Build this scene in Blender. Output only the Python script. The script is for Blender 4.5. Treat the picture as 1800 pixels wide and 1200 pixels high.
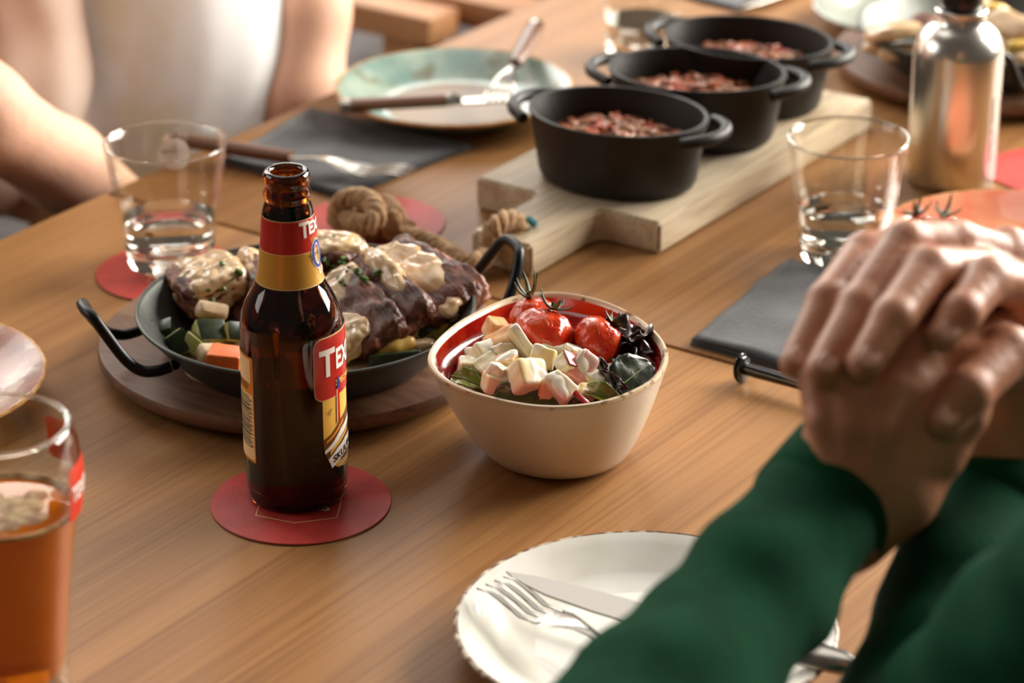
import bpy, bmesh, math, random
import numpy as np
from mathutils import Vector, Matrix, noise
from mathutils.bvhtree import BVHTree

for o in list(bpy.data.objects):
    bpy.data.objects.remove(o)
S = bpy.context.scene
COL = S.collection
R = math.radians
TZ = 0.75                                   # height of the table top above the floor

# ------------------------------------------------------------------ camera
PITCH, HC, FPX = R(24.2), 0.784, 5000.0
cd = bpy.data.cameras.new('camera'); cd.lens = 100; cd.sensor_width = 36; cd.clip_start = 0.05
cam = bpy.data.objects.new('camera', cd); COL.objects.link(cam)
cam.location = (0, 0, TZ + HC); cam.rotation_euler = (R(90) - PITCH, 0, 0)
cd.dof.use_dof = True; cd.dof.focus_distance = 1.70; cd.dof.aperture_fstop = 6.0
S.camera = cam

# ------------------------------------------------------------------ light
W = bpy.data.worlds.new('world'); S.world = W; W.use_nodes = True
W.node_tree.nodes['Background'].inputs[0].default_value = (1.0, 0.86, 0.70, 1)
W.node_tree.nodes['Background'].inputs[1].default_value = 0.07
def area(name, loc, target, sx, sy, power, col):
    l = bpy.data.lights.new(name, 'AREA'); l.shape = 'RECTANGLE'; l.size = sx; l.size_y = sy
    l.energy = power; l.color = col
    o = bpy.data.objects.new(name, l); COL.objects.link(o); o.location = loc
    o.rotation_euler = (Vector(target) - Vector(loc)).to_track_quat('-Z', 'Y').to_euler()
    return o
area('window_light_right', (2.0, 3.15, 1.75), (0.0, 2.3, 0.75), 2.1, 1.35, 180, (1.0, 0.94, 0.85))
area('window_light_back', (-1.1, 4.5, 2.1), (-0.1, 2.1, 0.75), 2.8, 1.5, 72, (1.0, 0.96, 0.90))
area('window_light_left', (-2.5, 2.0, 1.9), (-0.2, 2.0, 0.8), 1.5, 1.2, 15, (1.0, 0.96, 0.90))
area('skylight', (-0.3, 2.9, 3.3), (-0.1, 2.2, 0.75), 2.2, 1.6, 16, (1.0, 0.96, 0.90))
S.view_settings.view_transform = 'Standard'; S.view_settings.look = 'None'
S.view_settings.exposure = 0.46; S.view_settings.gamma = 1; S.view_settings.use_curve_mapping = False

# ------------------------------------------------------------------ helpers
_s, _c = math.sin(PITCH), math.cos(PITCH)
def P(x, y, z=0.0):                         # photograph pixel -> point at height z above the table
    a, b = (x - 900) / FPX, (y - 600) / FPX
    d = (a, _c - b * _s, -_s - b * _c); t = (z - HC) / d[2]
    return Vector((d[0] * t, d[1] * t, TZ + z))
def D(x, y, dep):                           # photograph pixel at a given distance from the camera
    a, b = (x - 900) / FPX, (y - 600) / FPX
    return Vector((a * dep, dep * (_c - b * _s), TZ + HC - dep * (_s + b * _c)))
def Dv(x, y, v):                           # photograph pixel on the upright plane v metres in front of the far table edge
    d = D(x, y, 1.0) - cam.location; n = Vv; t = (v + (A0 - cam.location).dot(n)) / d.dot(n)
    return cam.location + d * t
def yaw(p, q): return math.atan2(q[1] - p[1], q[0] - p[0])

def lin(c):                                 # sRGB 0..1 -> linear
    return tuple(((v / 12.92) if v <= .04045 else ((v + .055) / 1.055) ** 2.4) for v in c)
_M = {}
def mat(name, col, rough=.5, metal=0, col2=None, scale=40, stretch=(1, 1, 1), bump=0, bscale=200, spec=.5, coat=0,
        sss=0, trans=0, ior=1.45, lo=.4, hi=.6, detail=4, col3=None, scale3=120, lo3=.6, hi3=.68, sheen=0, crough=.05):
    if name in _M: return _M[name]
    m = bpy.data.materials.new(name); m.use_nodes = True; _M[name] = m
    t = m.node_tree; N = t.nodes; L = t.links; b = N['Principled BSDF']
    I = b.inputs
    c1 = lin(col) + (1,)
    I['Base Color'].default_value = c1; I['Roughness'].default_value = rough; I['Metallic'].default_value = metal
    I['Specular IOR Level'].default_value = spec; I['Coat Weight'].default_value = coat; I['Coat Roughness'].default_value = crough
    I['IOR'].default_value = ior; I['Transmission Weight'].default_value = trans; I['Sheen Weight'].default_value = sheen
    if sss:
        I['Subsurface Weight'].default_value = sss; I['Subsurface Radius'].default_value = (.004, .0025, .0016); I['Subsurface Scale'].default_value = .6
    tc = N.new('ShaderNodeTexCoord'); mp = N.new('ShaderNodeMapping'); mp.inputs['Scale'].default_value = stretch
    L.new(tc.outputs['Object'], mp.inputs['Vector'])
    def nz(sc, lo_, hi_, det=detail):
        n = N.new('ShaderNodeTexNoise'); n.inputs['Scale'].default_value = sc; n.inputs['Detail'].default_value = det
        L.new(mp.outputs[0], n.inputs['Vector'])
        r = N.new('ShaderNodeMapRange'); r.inputs['From Min'].default_value = lo_; r.inputs['From Max'].default_value = hi_
        L.new(n.outputs[0], r.inputs['Value']); return r.outputs[0]
    prev = None
    for cc, sc, l0, h0 in ((col2, scale, lo, hi), (col3, scale3, lo3, hi3)):
        if cc is None: continue
        mx = N.new('ShaderNodeMix'); mx.data_type = 'RGBA'
        L.new(nz(sc, l0, h0), mx.inputs[0])
        if prev: L.new(prev, mx.inputs[6])
        else: mx.inputs[6].default_value = c1
        mx.inputs[7].default_value = lin(cc) + (1,); prev = mx.outputs[2]
    if prev: L.new(prev, I['Base Color'])
    if bump:
        bp = N.new('ShaderNodeBump'); bp.inputs['Strength'].default_value = bump; bp.inputs['Distance'].default_value = .002
        L.new(nz(bscale, 0, 1, 5), bp.inputs['Height']); L.new(bp.outputs[0], I['Normal'])
    return m
def thin_glass(name, tint=(.97, .97, .95), gloss=1.0):   # clear glass wall: fresnel reflection over clear transmission
    if name in _M: return _M[name]
    m = bpy.data.materials.new(name); m.use_nodes = True; _M[name] = m
    t = m.node_tree; N = t.nodes; L = t.links; N.remove(N['Principled BSDF'])
    tr = N.new('ShaderNodeBsdfTransparent'); tr.inputs[0].default_value = tint + (1,)
    gl = N.new('ShaderNodeBsdfGlossy'); gl.inputs['Roughness'].default_value = .03; gl.inputs[0].default_value = (gloss, gloss, gloss, 1)
    lw = N.new('ShaderNodeLayerWeight'); lw.inputs[0].default_value = .5; pw_ = N.new('ShaderNodeMath'); pw_.operation = 'POWER'; pw_.inputs[1].default_value = 4.0; L.new(lw.outputs['Facing'], pw_.inputs[0])
    fr = N.new('ShaderNodeMath'); fr.operation = 'MULTIPLY_ADD'; fr.inputs[1].default_value = .75; fr.inputs[2].default_value = .035; L.new(pw_.outputs[0], fr.inputs[0])
    mx = N.new('ShaderNodeMixShader'); L.new(fr.outputs[0], mx.inputs[0]); L.new(tr.outputs[0], mx.inputs[1]); L.new(gl.outputs[0], mx.inputs[2])
    L.new(mx.outputs[0], N['Material Output'].inputs[0]); return m

def link(o, parent=None):
    COL.objects.link(o)
    if parent: o.parent = parent
    return o
def mesh(name, v, f, m, parent=None, smooth=True, loc=None, rot=None):
    me = bpy.data.meshes.new(name); me.from_pydata([tuple(p) for p in v], [], [tuple(q) for q in f]); me.update()
    bm = bmesh.new(); bm.from_mesh(me); bmesh.ops.recalc_face_normals(bm, faces=bm.faces); bm.to_mesh(me); bm.free()
    return mobj(name, me, m, parent, smooth, loc, rot)
def mobj(name, me, m, parent=None, smooth=True, loc=None, rot=None):
    me.materials.clear(); me.materials.append(m)
    if smooth:
        me.polygons.foreach_set('use_smooth', [True] * len(me.polygons)); me.update()
        if smooth != 'all': me.set_sharp_from_angle(angle=R(38))
    o = bpy.data.objects.new(name, me); link(o, parent)
    if loc is not None: o.location = loc
    if rot is not None: o.rotation_euler = rot
    return o
def tag(o, label, cat, group=None, kind=None):
    o['label'] = label
    if cat: o['category'] = cat
    if group: o['group'] = group
    if kind: o['kind'] = kind
    return o
def thing(name, label, cat, loc=(0, 0, 0), rz=0, group=None):
    o = bpy.data.objects.new(name, None); o.empty_display_size = .02; link(o)
    o.location = loc; o.rotation_euler = (0, 0, rz)
    return tag(o, label, cat, group)

def join(*vf):
    V, F = [], []
    for v, f in vf:
        k = len(V); V += [tuple(p) for p in v]; F += [tuple(i + k for i in q) for q in f]
    return V, F
def xf(vf, mtx): return [mtx @ Vector(p) for p in vf[0]], vf[1]
def lathe(prof, n=64, ex=1, ey=1):
    V, F, rings = [], [], []
    for r, z in prof:
        if r < 1e-6: rings.append([len(V)]); V.append((0, 0, z))
        else:
            k = len(V); rings.append(list(range(k, k + n)))
            V += [(r * ex * math.cos(2 * math.pi * i / n), r * ey * math.sin(2 * math.pi * i / n), z) for i in range(n)]
    for a, b in zip(rings, rings[1:]):
        for i in range(n):
            j = (i + 1) % n
            if len(a) == 1 and len(b) == 1: continue
            if len(a) == 1: F.append((a[0], b[i], b[j]))
            elif len(b) == 1: F.append((a[i], a[j], b[0]))
            else: F.append((a[i], a[j], b[j], b[i]))
    return V, F
def smooth_path(pts, n=8, closed=False):
    pts = [Vector(p) for p in pts]; out = []; m = len(pts)
    for i in range(m if closed else m - 1):
        g = lambda k: pts[k % m] if closed else pts[max(0, min(m - 1, k))]
        p0, p1, p2, p3 = g(i - 1), g(i), g(i + 1), g(i + 2)
        for j in range(n):
            t = j / n
            out.append(.5 * ((2 * p1) + (p2 - p0) * t + (2 * p0 - 5 * p1 + 4 * p2 - p3) * t * t + (3 * p1 - p0 - 3 * p2 + p3) * t ** 3))
    if not closed: out.append(pts[-1])
    return out
def frames(path, closed=False):
    out = []; up = None; n = len(path)
    for i in range(n):
        t = (path[(i + 1) % n] - path[i - 1]) if closed else (path[min(i + 1, n - 1)] - path[max(i - 1, 0)])
        t.normalize()
        if up is None:
            up = Vector((0, 0, 1)) if abs(t.z) < .9 else Vector((1, 0, 0))
        s = t.cross(up).normalized(); up = s.cross(t).normalized(); out.append((t, s, up))
    return out
def tube(path, r, n=10, closed=False, flat=1):
    path = [Vector(p) for p in path]; fr = frames(path, closed); V, F = [], []; m = len(path)
    for i, p in enumerate(path):
        rr = r(i / (m - 1)) if callable(r) else r
        for k in range(n):
            a = 2 * math.pi * k / n
            V.append(p + fr[i][1] * math.cos(a) * rr + fr[i][2] * math.sin(a) * rr * flat)
    for i in range(m if closed else m - 1):
        for k in range(n):
            a, b = i * n, ((i + 1) % m) * n
            F.append((a + k, a + (k + 1) % n, b + (k + 1) % n, b + k))
    if not closed: F.append(tuple(range(n))[::-1]); F.append(tuple(range((m - 1) * n, m * n)))
    return V, F
def strip(secs, n=10):                      # loft of flattened ellipses: (centre, half width, half thickness) along local x
    V, F = [], []
    for (x, y, z), w, h in secs:
        for k in range(n):
            a = 2 * math.pi * k / n; V.append((x, y + math.cos(a) * w, z + math.sin(a) * h))
    for i in range(len(secs) - 1):
        for k in range(n): F.append((i * n + k, i * n + (k + 1) % n, (i + 1) * n + (k + 1) % n, (i + 1) * n + k))
    F.append(tuple(range(n))[::-1]); F.append(tuple(range((len(secs) - 1) * n, len(secs) * n)))
    return V, F
def bmbox(sx, sy, sz, bev=.002, seg=2, sub=0, jit=0, seed=0, taper=0):
    bm = bmesh.new(); bmesh.ops.create_cube(bm, size=1)
    for v in bm.verts:
        k = 1 + taper * v.co.z; v.co = Vector((v.co.x * sx * k, v.co.y * sy * k, v.co.z * sz))
    rnd = random.Random(seed)
    if jit:
        for v in bm.verts: v.co += Vector((rnd.uniform(-jit, jit) for _ in range(3)))
    if bev: bmesh.ops.bevel(bm, geom=bm.edges[:], offset=bev, segments=seg, affect='EDGES', profile=.6)
    if sub: bmesh.ops.subdivide_edges(bm, edges=bm.edges[:], cuts=sub, use_grid_fill=True)
    V = [v.co.copy() for v in bm.verts]; F = [[v.index for v in f.verts] for f in bm.faces]
    bm.verts.index_update(); V = [v.co.copy() for v in bm.verts]; F = [[v.index for v in f.verts] for f in bm.faces]
    bm.free(); return V, F
def prism(outline, z0, z1, bev=0, seg=2):
    bm = bmesh.new(); vs = [bm.verts.new((p[0], p[1], z0)) for p in outline]; f = bm.faces.new(vs)
    ext = bmesh.ops.extrude_face_region(bm, geom=[f]); up = [e for e in ext['geom'] if isinstance(e, bmesh.types.BMVert)]
    for v in up: v.co.z = z1
    if bev: bmesh.ops.bevel(bm, geom=bm.edges[:], offset=bev, segments=seg, affect='EDGES')
    bm.verts.index_update(); V = [v.co.copy() for v in bm.verts]; F = [[v.index for v in g.verts] for g in bm.faces]
    bm.free(); return V, F
def place(o, p, q, roll=0):                 # local x along p->q
    d = Vector(q) - Vector(p); o.location = p
    o.rotation_euler = (0, -math.atan2(d.z, math.hypot(d.x, d.y)), math.atan2(d.y, d.x)); return o
def text_vf(s, size, bold=.0, align='CENTER', maxlen=None):
    cu = bpy.data.curves.new('t', 'FONT'); cu.body = s; cu.size = size; cu.align_x = align; cu.align_y = 'CENTER'; cu.offset = bold * size; cu.resolution_u = 3
    ob = bpy.data.objects.new('t', cu); COL.objects.link(ob); dg = bpy.context.evaluated_depsgraph_get(); dg.update()
    me = bpy.data.meshes.new_from_object(ob.evaluated_get(dg)); bpy.data.objects.remove(ob); bpy.data.curves.remove(cu)
    bm = bmesh.new(); bm.from_mesh(me); bpy.data.meshes.remove(me)
    bmesh.ops.remove_doubles(bm, verts=bm.verts, dist=size * 1e-4)
    if maxlen:
        bmesh.ops.triangulate(bm, faces=bm.faces)
        for _ in range(4):
            e = [e for e in bm.edges if e.calc_length() > maxlen]
            if not e: break
            bmesh.ops.subdivide_edges(bm, edges=e, cuts=1); bmesh.ops.triangulate(bm, faces=bm.faces)
    bm.verts.index_update(); V = [v.co.copy() for v in bm.verts]; F = [[v.index for v in f.verts] for f in bm.faces]; bm.free()
    return V, F
def grid_poly(outline, step):               # filled flat polygon with inner vertices, for wrapping on curved surfaces
    bm = bmesh.new(); bm.faces.new([bm.verts.new((p[0], p[1], 0)) for p in outline]); bmesh.ops.triangulate(bm, faces=bm.faces)
    for _ in range(5):
        e = [e for e in bm.edges if e.calc_length() > step]
        if not e: break
        bmesh.ops.subdivide_edges(bm, edges=e, cuts=1); bmesh.ops.triangulate(bm, faces=bm.faces)
    bm.verts.index_update(); V = [v.co.copy() for v in bm.verts]; F = [[v.index for v in f.verts] for f in bm.faces]; bm.free()
    return V, F
def rrect(w, h, r, cx=0, cy=0, n=5):
    out = []
    for sx, sy, a0 in ((1, 1, 0), (-1, 1, 90), (-1, -1, 180), (1, -1, 270)):
        for k in range(n + 1):
            a = R(a0 + 90 * k / n); out.append((cx + sx * (w / 2 - r) + r * math.cos(a), cy + sy * (h / 2 - r) + r * math.sin(a)))
    return out
def wrap(vf, rad, phi0, off=0):             # flat (x, y) -> on a lathe surface; phi from the side that faces -Y, towards +X
    V = []
    for p in vf[0]:
        r = rad(p[1]) if callable(rad) else rad
        a = phi0 + p[0] / r; r += off; V.append((r * math.sin(a), -r * math.cos(a), p[1]))
    return V, vf[1]

# ---- signed distance blobs polygonised with surface nets
def sd_caps(Q, a, b, ra, rb):
    a = np.asarray(a, float); b = np.asarray(b, float); ba = b - a; pa = Q - a
    h = np.clip((pa @ ba) / max(ba @ ba, 1e-12), 0, 1)
    return np.linalg.norm(pa - h[..., None] * ba, axis=-1) - (ra + (rb - ra) * h)
def smin(a, b, k):
    h = np.maximum(k - np.abs(a - b), 0) / k
    return np.minimum(a, b) - h * h * k * .25
def sdf_mesh(fn, lo, hi, res):
    lo = np.array(lo, float); hi = np.array(hi, float); n = np.ceil((hi - lo) / res).astype(int) + 1
    ax = [lo[i] + res * np.arange(n[i]) for i in range(3)]
    G = np.stack(np.meshgrid(*ax, indexing='ij'), -1); D_ = fn(G.reshape(-1, 3)).reshape(n)
    neg = D_ < 0; cs = np.zeros(tuple(n - 1) + (3,)); cn = np.zeros(tuple(n - 1))
    for axis in range(3):
        o1, o2 = [i for i in range(3) if i != axis]
        for i1 in (0, 1):
            for i2 in (0, 1):
                s0 = [0, 0, 0]; s1 = [0, 0, 0]
                s0[o1] = s1[o1] = slice(i1, n[o1] - 1 + i1); s0[o2] = s1[o2] = slice(i2, n[o2] - 1 + i2)
                s0[axis] = slice(0, n[axis] - 1); s1[axis] = slice(1, n[axis])
                a, b = D_[tuple(s0)], D_[tuple(s1)]; cr = (a < 0) != (b < 0)
                t = np.where(cr, a / np.where(cr, a - b, 1), 0)
                off = np.zeros(a.shape + (3,)); off[..., axis] = t; off[..., o1] = i1; off[..., o2] = i2
                cs += np.where(cr[..., None], off, 0); cn += cr
    act = cn > 0; idx = -np.ones(act.shape, int); idx[act] = np.arange(act.sum())
    ijk = np.argwhere(act); V = lo + res * (ijk + cs[act] / cn[act][:, None]); F = []
    for axis in range(3):
        o1, o2 = (axis + 1) % 3, (axis + 2) % 3
        s0 = [slice(None)] * 3; s1 = [slice(None)] * 3; s0[axis] = slice(0, n[axis] - 1); s1[axis] = slice(1, n[axis])
        for q in (s0, s1): q[o1] = slice(1, n[o1] - 1); q[o2] = slice(1, n[o2] - 1)
        a, b = neg[tuple(s0)], neg[tuple(s1)]
        for flip in (0, 1):
            e = np.argwhere((a & ~b) if not flip else (~a & b))
            if not len(e): continue
            c = e.copy(); c[:, o1] += 1; c[:, o2] += 1
            def g(d1, d2):
                k = c.copy(); k[:, o1] += d1; k[:, o2] += d2; return idx[k[:, 0], k[:, 1], k[:, 2]]
            q = np.stack([g(-1, -1), g(0, -1), g(0, 0), g(-1, 0)], 1)
            F.append(q if not flip else q[:, ::-1])
    F = np.concatenate(F); F = F[(F >= 0).all(1)]
    return V.tolist(), F.tolist()
def chain_sdf(chains, k=.004):              # chains: lists of (point, radius)
    def fn(Q):
        d = None
        for ch in chains:
            for (a, ra), (b, rb) in zip(ch, ch[1:]):
                e = sd_caps(Q, a, b, ra, rb); d = e if d is None else smin(d, e, k)
        return d
    return fn
def chain_bounds(chains, pad):
    p = np.array([tuple(q) for c in chains for q, r in c]); r = max(r for c in chains for q, r in c)
    return p.min(0) - r - pad, p.max(0) + r + pad
# ------------------------------------------------------------------ setting
def wood(name, base, dark, light, along=(3, 60, 30), rough=.42, spec=.5, bump=.15, coat=0, mul=.5):
    if name in _M: return _M[name]
    m = mat(name, base, rough, spec=spec, coat=coat, crough=.3)
    t = m.node_tree; N = t.nodes; L = t.links; b = N['Principled BSDF']
    tc = N.new('ShaderNodeTexCoord')
    def nz(sc, det, rough_=.55, dist=0):
        mp = N.new('ShaderNodeMapping'); mp.inputs['Scale'].default_value = sc; L.new(tc.outputs['Object'], mp.inputs[0])
        n = N.new('ShaderNodeTexNoise'); n.inputs['Scale'].default_value = 1; n.inputs['Detail'].default_value = det
        n.inputs['Roughness'].default_value = rough_; n.inputs['Distortion'].default_value = dist
        L.new(mp.outputs[0], n.inputs['Vector']); return n.outputs[0]
    def ramp(src, stops):
        r = N.new('ShaderNodeValToRGB'); L.new(src, r.inputs[0]); e = r.color_ramp.elements
        e[0].position, e[0].color = stops[0][0], lin(stops[0][1]) + (1,); e[1].position, e[1].color = stops[-1][0], lin(stops[-1][1]) + (1,)
        for p, c in stops[1:-1]: k = e.new(p); k.color = lin(c) + (1,)
        return r.outputs[0]
    c1 = ramp(nz(along, 5, .6, .6), [(.3, dark), (.5, base), (.72, light)])
    fine = nz((along[0] * 2.2, along[1] * 7, along[2] * 7), 3, .6)
    f2 = ramp(fine, [(.36, (.62, .56, .5)), (.52, (1, 1, 1))])
    mx = N.new('ShaderNodeMix'); mx.data_type = 'RGBA'; mx.blend_type = 'MULTIPLY'; mx.inputs[0].default_value = mul
    L.new(c1, mx.inputs[6]); L.new(f2, mx.inputs[7]); L.new(mx.outputs[2], b.inputs['Base Color'])
    bp = N.new('ShaderNodeBump'); bp.inputs['Strength'].default_value = bump; bp.inputs['Distance'].default_value = .0006
    L.new(fine, bp.inputs['Height']); L.new(bp.outputs[0], b.inputs['Normal'])
    return m
M_TABLE = wood('table_wood', (.575, .405, .235), (.505, .34, .19), (.62, .445, .265), along=(1.4, 46, 20), rough=.47, spec=.24, bump=.2, mul=.28)
M_ROUND = wood('walnut_board', (.46, .32, .23), (.37, .24, .17), (.53, .39, .29), along=(50, 4, 30), rough=.5)
M_OAK = wood('pale_oak', (.78, .71, .60), (.69, .60, .48), (.83, .77, .68), along=(5, 50, 40), rough=.55)
M_CHAIR = wood('chair_wood', (.62, .43, .27), (.48, .31, .18), (.72, .54, .38), along=(3, 40, 40), rough=.5)
M_HAND = wood('handle_wood', (.42, .27, .19), (.33, .2, .13), (.52, .36, .26), along=(6, 90, 90), rough=.35)
M_FLOOR = wood('floor_wood', (.20, .13, .09), (.14, .09, .06), (.26, .18, .12), along=(2, 14, 10), rough=.55)
M_STEEL = mat('cutlery_steel', (.66, .64, .61), .24, 1.0, bump=.03, bscale=300)
M_BLACK = mat('black_metal', (.07, .07, .07), .45, .4)

fl = mesh('floor', [(-6, -3, 0), (6, -3, 0), (6, 8, 0), (-6, 8, 0), (-6, -3, -.1), (6, -3, -.1), (6, 8, -.1), (-6, 8, -.1)],
          [(0, 1, 2, 3), (7, 6, 5, 4), (0, 4, 5, 1), (1, 5, 6, 2), (2, 6, 7, 3), (3, 7, 4, 0)], M_FLOOR, smooth=False)
tag(fl, 'dark wooden floor under the tables', None, kind='structure')

TA = R(55.6); A0 = P(187, 338)              # corner where the two tables meet at the far edge; tables run along TA
U = Vector((math.cos(TA), math.sin(TA), 0)); Vv = Vector((math.sin(TA), -math.cos(TA), 0))
def tab(u, v, z=0): return A0 + U * u + Vv * v + Vector((0, 0, z))
def table(x0, x1, label):
    t = thing('dining_table', label, 'table', (A0.x, A0.y, 0), TA)
    W_ = .92
    v, f = bmbox(x1 - x0, W_, .034, .0018, 2)
    mesh('table_top', [(p.x + (x0 + x1) / 2, p.y - W_ / 2, p.z + TZ - .017) for p in v], f, M_TABLE, t)
    for yy in (-.07, -W_ + .07):
        v, f = bmbox(x1 - x0 - .16, .022, .07, .002); mesh('apron', [(p.x + (x0 + x1) / 2, p.y + yy, p.z + TZ - .0695) for p in v], f, M_BLACK, t)
    for xx in (x0 + .08, x1 - .08):
        for yy in (-.08, -W_ + .08):
            v, f = bmbox(.05, .05, TZ - .034, .003); mesh('leg', [(p.x + xx, p.y + yy, p.z + (TZ - .034) / 2) for p in v], f, M_BLACK, t)
    return t
table(.002, 1.5, 'brown wooden dining table beyond the dark seam, under the black pots')
table(-1.45, -.002, 'brown wooden dining table on the near side of the seam, under the beer bottle')

M_CUSH = mat('grey_cushion', (.36, .35, .35), .9, col2=(.30, .29, .29), scale=30, bump=.3, bscale=400)
def chair(label, u, v):
    t = thing('wooden_armchair', label, 'chair', tab(u, v) - Vector((0, 0, TZ)), TA - R(90), 'wooden armchairs along the far side')
    # local: +x points towards the table, y across the seat
    def bx(nm, s, c, m, par=t, bev=.004):
        w, f = bmbox(*s, bev); return mesh(nm, [p + Vector(c) for p in w], f, m, par)
    for i in range(5): bx('seat_slat', (.46, .085, .02), (-.23, -.19 + i * .095, .43), M_CHAIR)
    bx('cushion', (.42, .42, .05), (-.22, 0, .466), M_CUSH, bev=.02)
    for sy in (-1, 1):
        bx('arm_rest', (.46, .05, .03), (-.21, sy * .26, .65), M_CHAIR)
        bx('leg', (.045, .045, .635), (-.02, sy * .26, .3175), M_CHAIR); bx('leg', (.045, .045, .86), (-.44, sy * .26, .43), M_CHAIR)
    for z in (.62, .72, .82): bx('back_slat', (.02, .5, .06), (-.45, 0, z), M_CHAIR)
    return t
chair('wooden armchair with grey cushion behind the green glazed plate', .466, -.225)
chair('wooden armchair at the top edge, beyond the grey cushioned chair', 1.06, -.16)
chair('wooden armchair under the person in white', -.11, -.16)

# ------------------------------------------------------------------ coasters
M_RED = mat('coaster_red', (.70, .21, .17), .55, col2=(.66, .18, .15), scale=60, bump=.1, bscale=500)
M_CREAM = mat('print_cream', (.86, .70, .50), .6)
M_WHITE = mat('print_white', (.90, .87, .83), .6)
M_CARD = mat('coaster_card', (.45, .30, .22), .8)
def coaster(c, label, rz=0):
    t = thing('coaster', label, 'coaster', c, rz, 'red beer coasters')
    mesh('card', *lathe([(0, 0), (.0535, 0), (.054, .0003), (.054, .0009)], 72), M_CARD, t)
    d = mesh('printed_face', *lathe([(.054, .0009), (.0537, .0013), (0, .0014)], 72), M_RED, t)
    hexa = [(.024, .012), (0, .02), (-.024, .012), (-.024, -.012), (0, -.02), (.024, -.012)]
    mesh('logo_outline', *tube([(x, y - .008, .00145) for x, y in hexa], .0004, 5, True, .25), M_CREAM, d)
    v, f = text_vf('TEXELS', .0115, .02); mesh('lettering', [(p.x, p.y - .008, .0016) for p in v], f, M_WHITE, d, smooth=False)
    return t
coaster(P(529, 884), 'round red coaster with cream logo outline under the brown beer bottle', R(-4))
coaster(P(302, 480), 'round red coaster under the water glass on the left', R(60))
coaster(P(655, 393), 'round red coaster lying under the knotted rope', R(30))
coaster(P(1858, 303), 'pinkish red coaster beside the steel flask, cut by the frame edge', R(70))

# ------------------------------------------------------------------ beer bottle
BP = P(523, 869) + Vector((0, 0, .0015))
bt = thing('beer_bottle', 'open brown glass beer bottle with red and gold labels on red coaster', 'bottle', BP)
def amber(name, col, dens):
    m = bpy.data.materials.new(name); m.use_nodes = True
    t = m.node_tree; N = t.nodes; L = t.links; b = N['Principled BSDF']
    b.inputs['Base Color'].default_value = lin(col) + (1,); b.inputs['Transmission Weight'].default_value = 1; b.inputs['Roughness'].default_value = .015; b.inputs['IOR'].default_value = 1.5
    return m
M_AMB = amber('amber_glass', (.50, .24, .07), 0)
prof = [(.0270, 0), (.0290, .0012), (.0300, .004), (.0305, .010), (.0305, .06), (.0305, .108), (.0302, .1135), (.0292, .119), (.0275, .124), (.0252, .129),
        (.0222, .1345), (.0200, .139), (.0188, .1425), (.0178, .150), (.0164, .164), (.0152, .1785), (.0143, .184), (.0133, .1872), (.0129, .1886),
        (.0131, .1895), (.0137, .191), (.0138, .193), (.0134, .1952), (.0127, .1968), (.0128, .1982), (.0133, .1993), (.0135, .2015), (.0134, .204), (.0127, .2060), (.0114, .2068), (.0100, .2064), (.0091, .2050)]
inner = [(.0088, .200), (.0090, .190), (.0112, .180), (.0138, .155), (.0158, .142), (.0205, .133), (.0250, .124), (.0275, .114), (.0280, .10), (.0280, .012), (.026, .007), (.012, .0065), (0, .008)]
body = mesh('glass_body', *lathe([(0, .004), (.018, .002), (.024, .0005)] + prof + inner, 96), M_AMB, bt, smooth='all')
M_BEERD = amber('dark_beer', (.30, .10, .02), 0); M_BEERD.node_tree.nodes['Principled BSDF'].inputs['IOR'].default_value = 1.34
mesh('beer', *lathe([(0, .0085), (.012, .007), (.0258, .0075), (.0278, .0125), (.0278, .080), (.0277, .0812), (0, .081)], 64), M_BEERD, bt)
def brad(z):
    zz = [p[1] for p in prof]; rr = [p[0] for p in prof]; return float(np.interp(z, zz, rr))
M_LRED = mat('label_red', (.70, .10, .06), .38, coat=.3); M_LGOLD = mat('label_gold', (.80, .60, .24), .36, metal=.25, coat=.2)
M_LCREAM = mat('label_cream', (.93, .80, .58), .45); M_LBLUE = mat('label_blue', (.16, .22, .58), .45); M_LDARK = mat('label_dark', (.10, .10, .14), .5)
M_LWHITE = mat('label_white', (.93, .90, .87), .45); M_LORANGE = mat('label_orange', (.86, .52, .16), .45); M_LYEL = mat('label_yellow', (.90, .70, .30), .45)
M_LBROWN = mat('label_brown', (.42, .24, .08), .5); M_LGREY = mat('label_grey', (.55, .52, .48), .5)
LAB = .00025
def band(z0, z1, off, n=6, m=96):
    V, F = [], []
    for i in range(n + 1):
        z = z0 + (z1 - z0) * i / n; r = brad(z) + off
        V += [(r * math.cos(2 * math.pi * k / m), r * math.sin(2 * math.pi * k / m), z) for k in range(m)]
    for i in range(n):
        for k in range(m): F.append((i * m + k, i * m + (k + 1) % m, (i + 1) * m + (k + 1) % m, (i + 1) * m + k))
    return V, F
nl = mesh('neck_label', *band(.1403, .1605, LAB), M_LGOLD, bt); nl['label'] = 'gold and red paper band around the bottle neck'
mesh('red_band', *band(.1605, .1800, LAB), M_LRED, nl); mesh('border', *band(.1800, .1804, LAB), M_LCREAM, nl); mesh('border', *band(.1603, .1607, LAB + .00005), M_LCREAM, nl); mesh('border', *band(.1399, .1404, LAB), M_LCREAM, nl)
def wtext(s, size, phi, z, m, par, bold=.02, off=.0004, align='LEFT', sx=1, nm='lettering', tilt=0):
    v, f = text_vf(s, size, bold, align, .0016)
    v = [(p.x * sx, p.y + z + p.x * tilt) for p in v]
    return mesh(nm, *wrap((v, f), brad, phi, LAB + off), m, par, smooth=False)
wtext('T', .0128, R(28), .1740, M_LWHITE, nl, .035, sx=.85); wtext('EXELS', .0100, R(50), .1743, M_LWHITE, nl, .035, sx=.85)
wtext('SPECIAALBIER', .0034, R(52), .1672, M_LORANGE, nl, .02, sx=.9)
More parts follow.
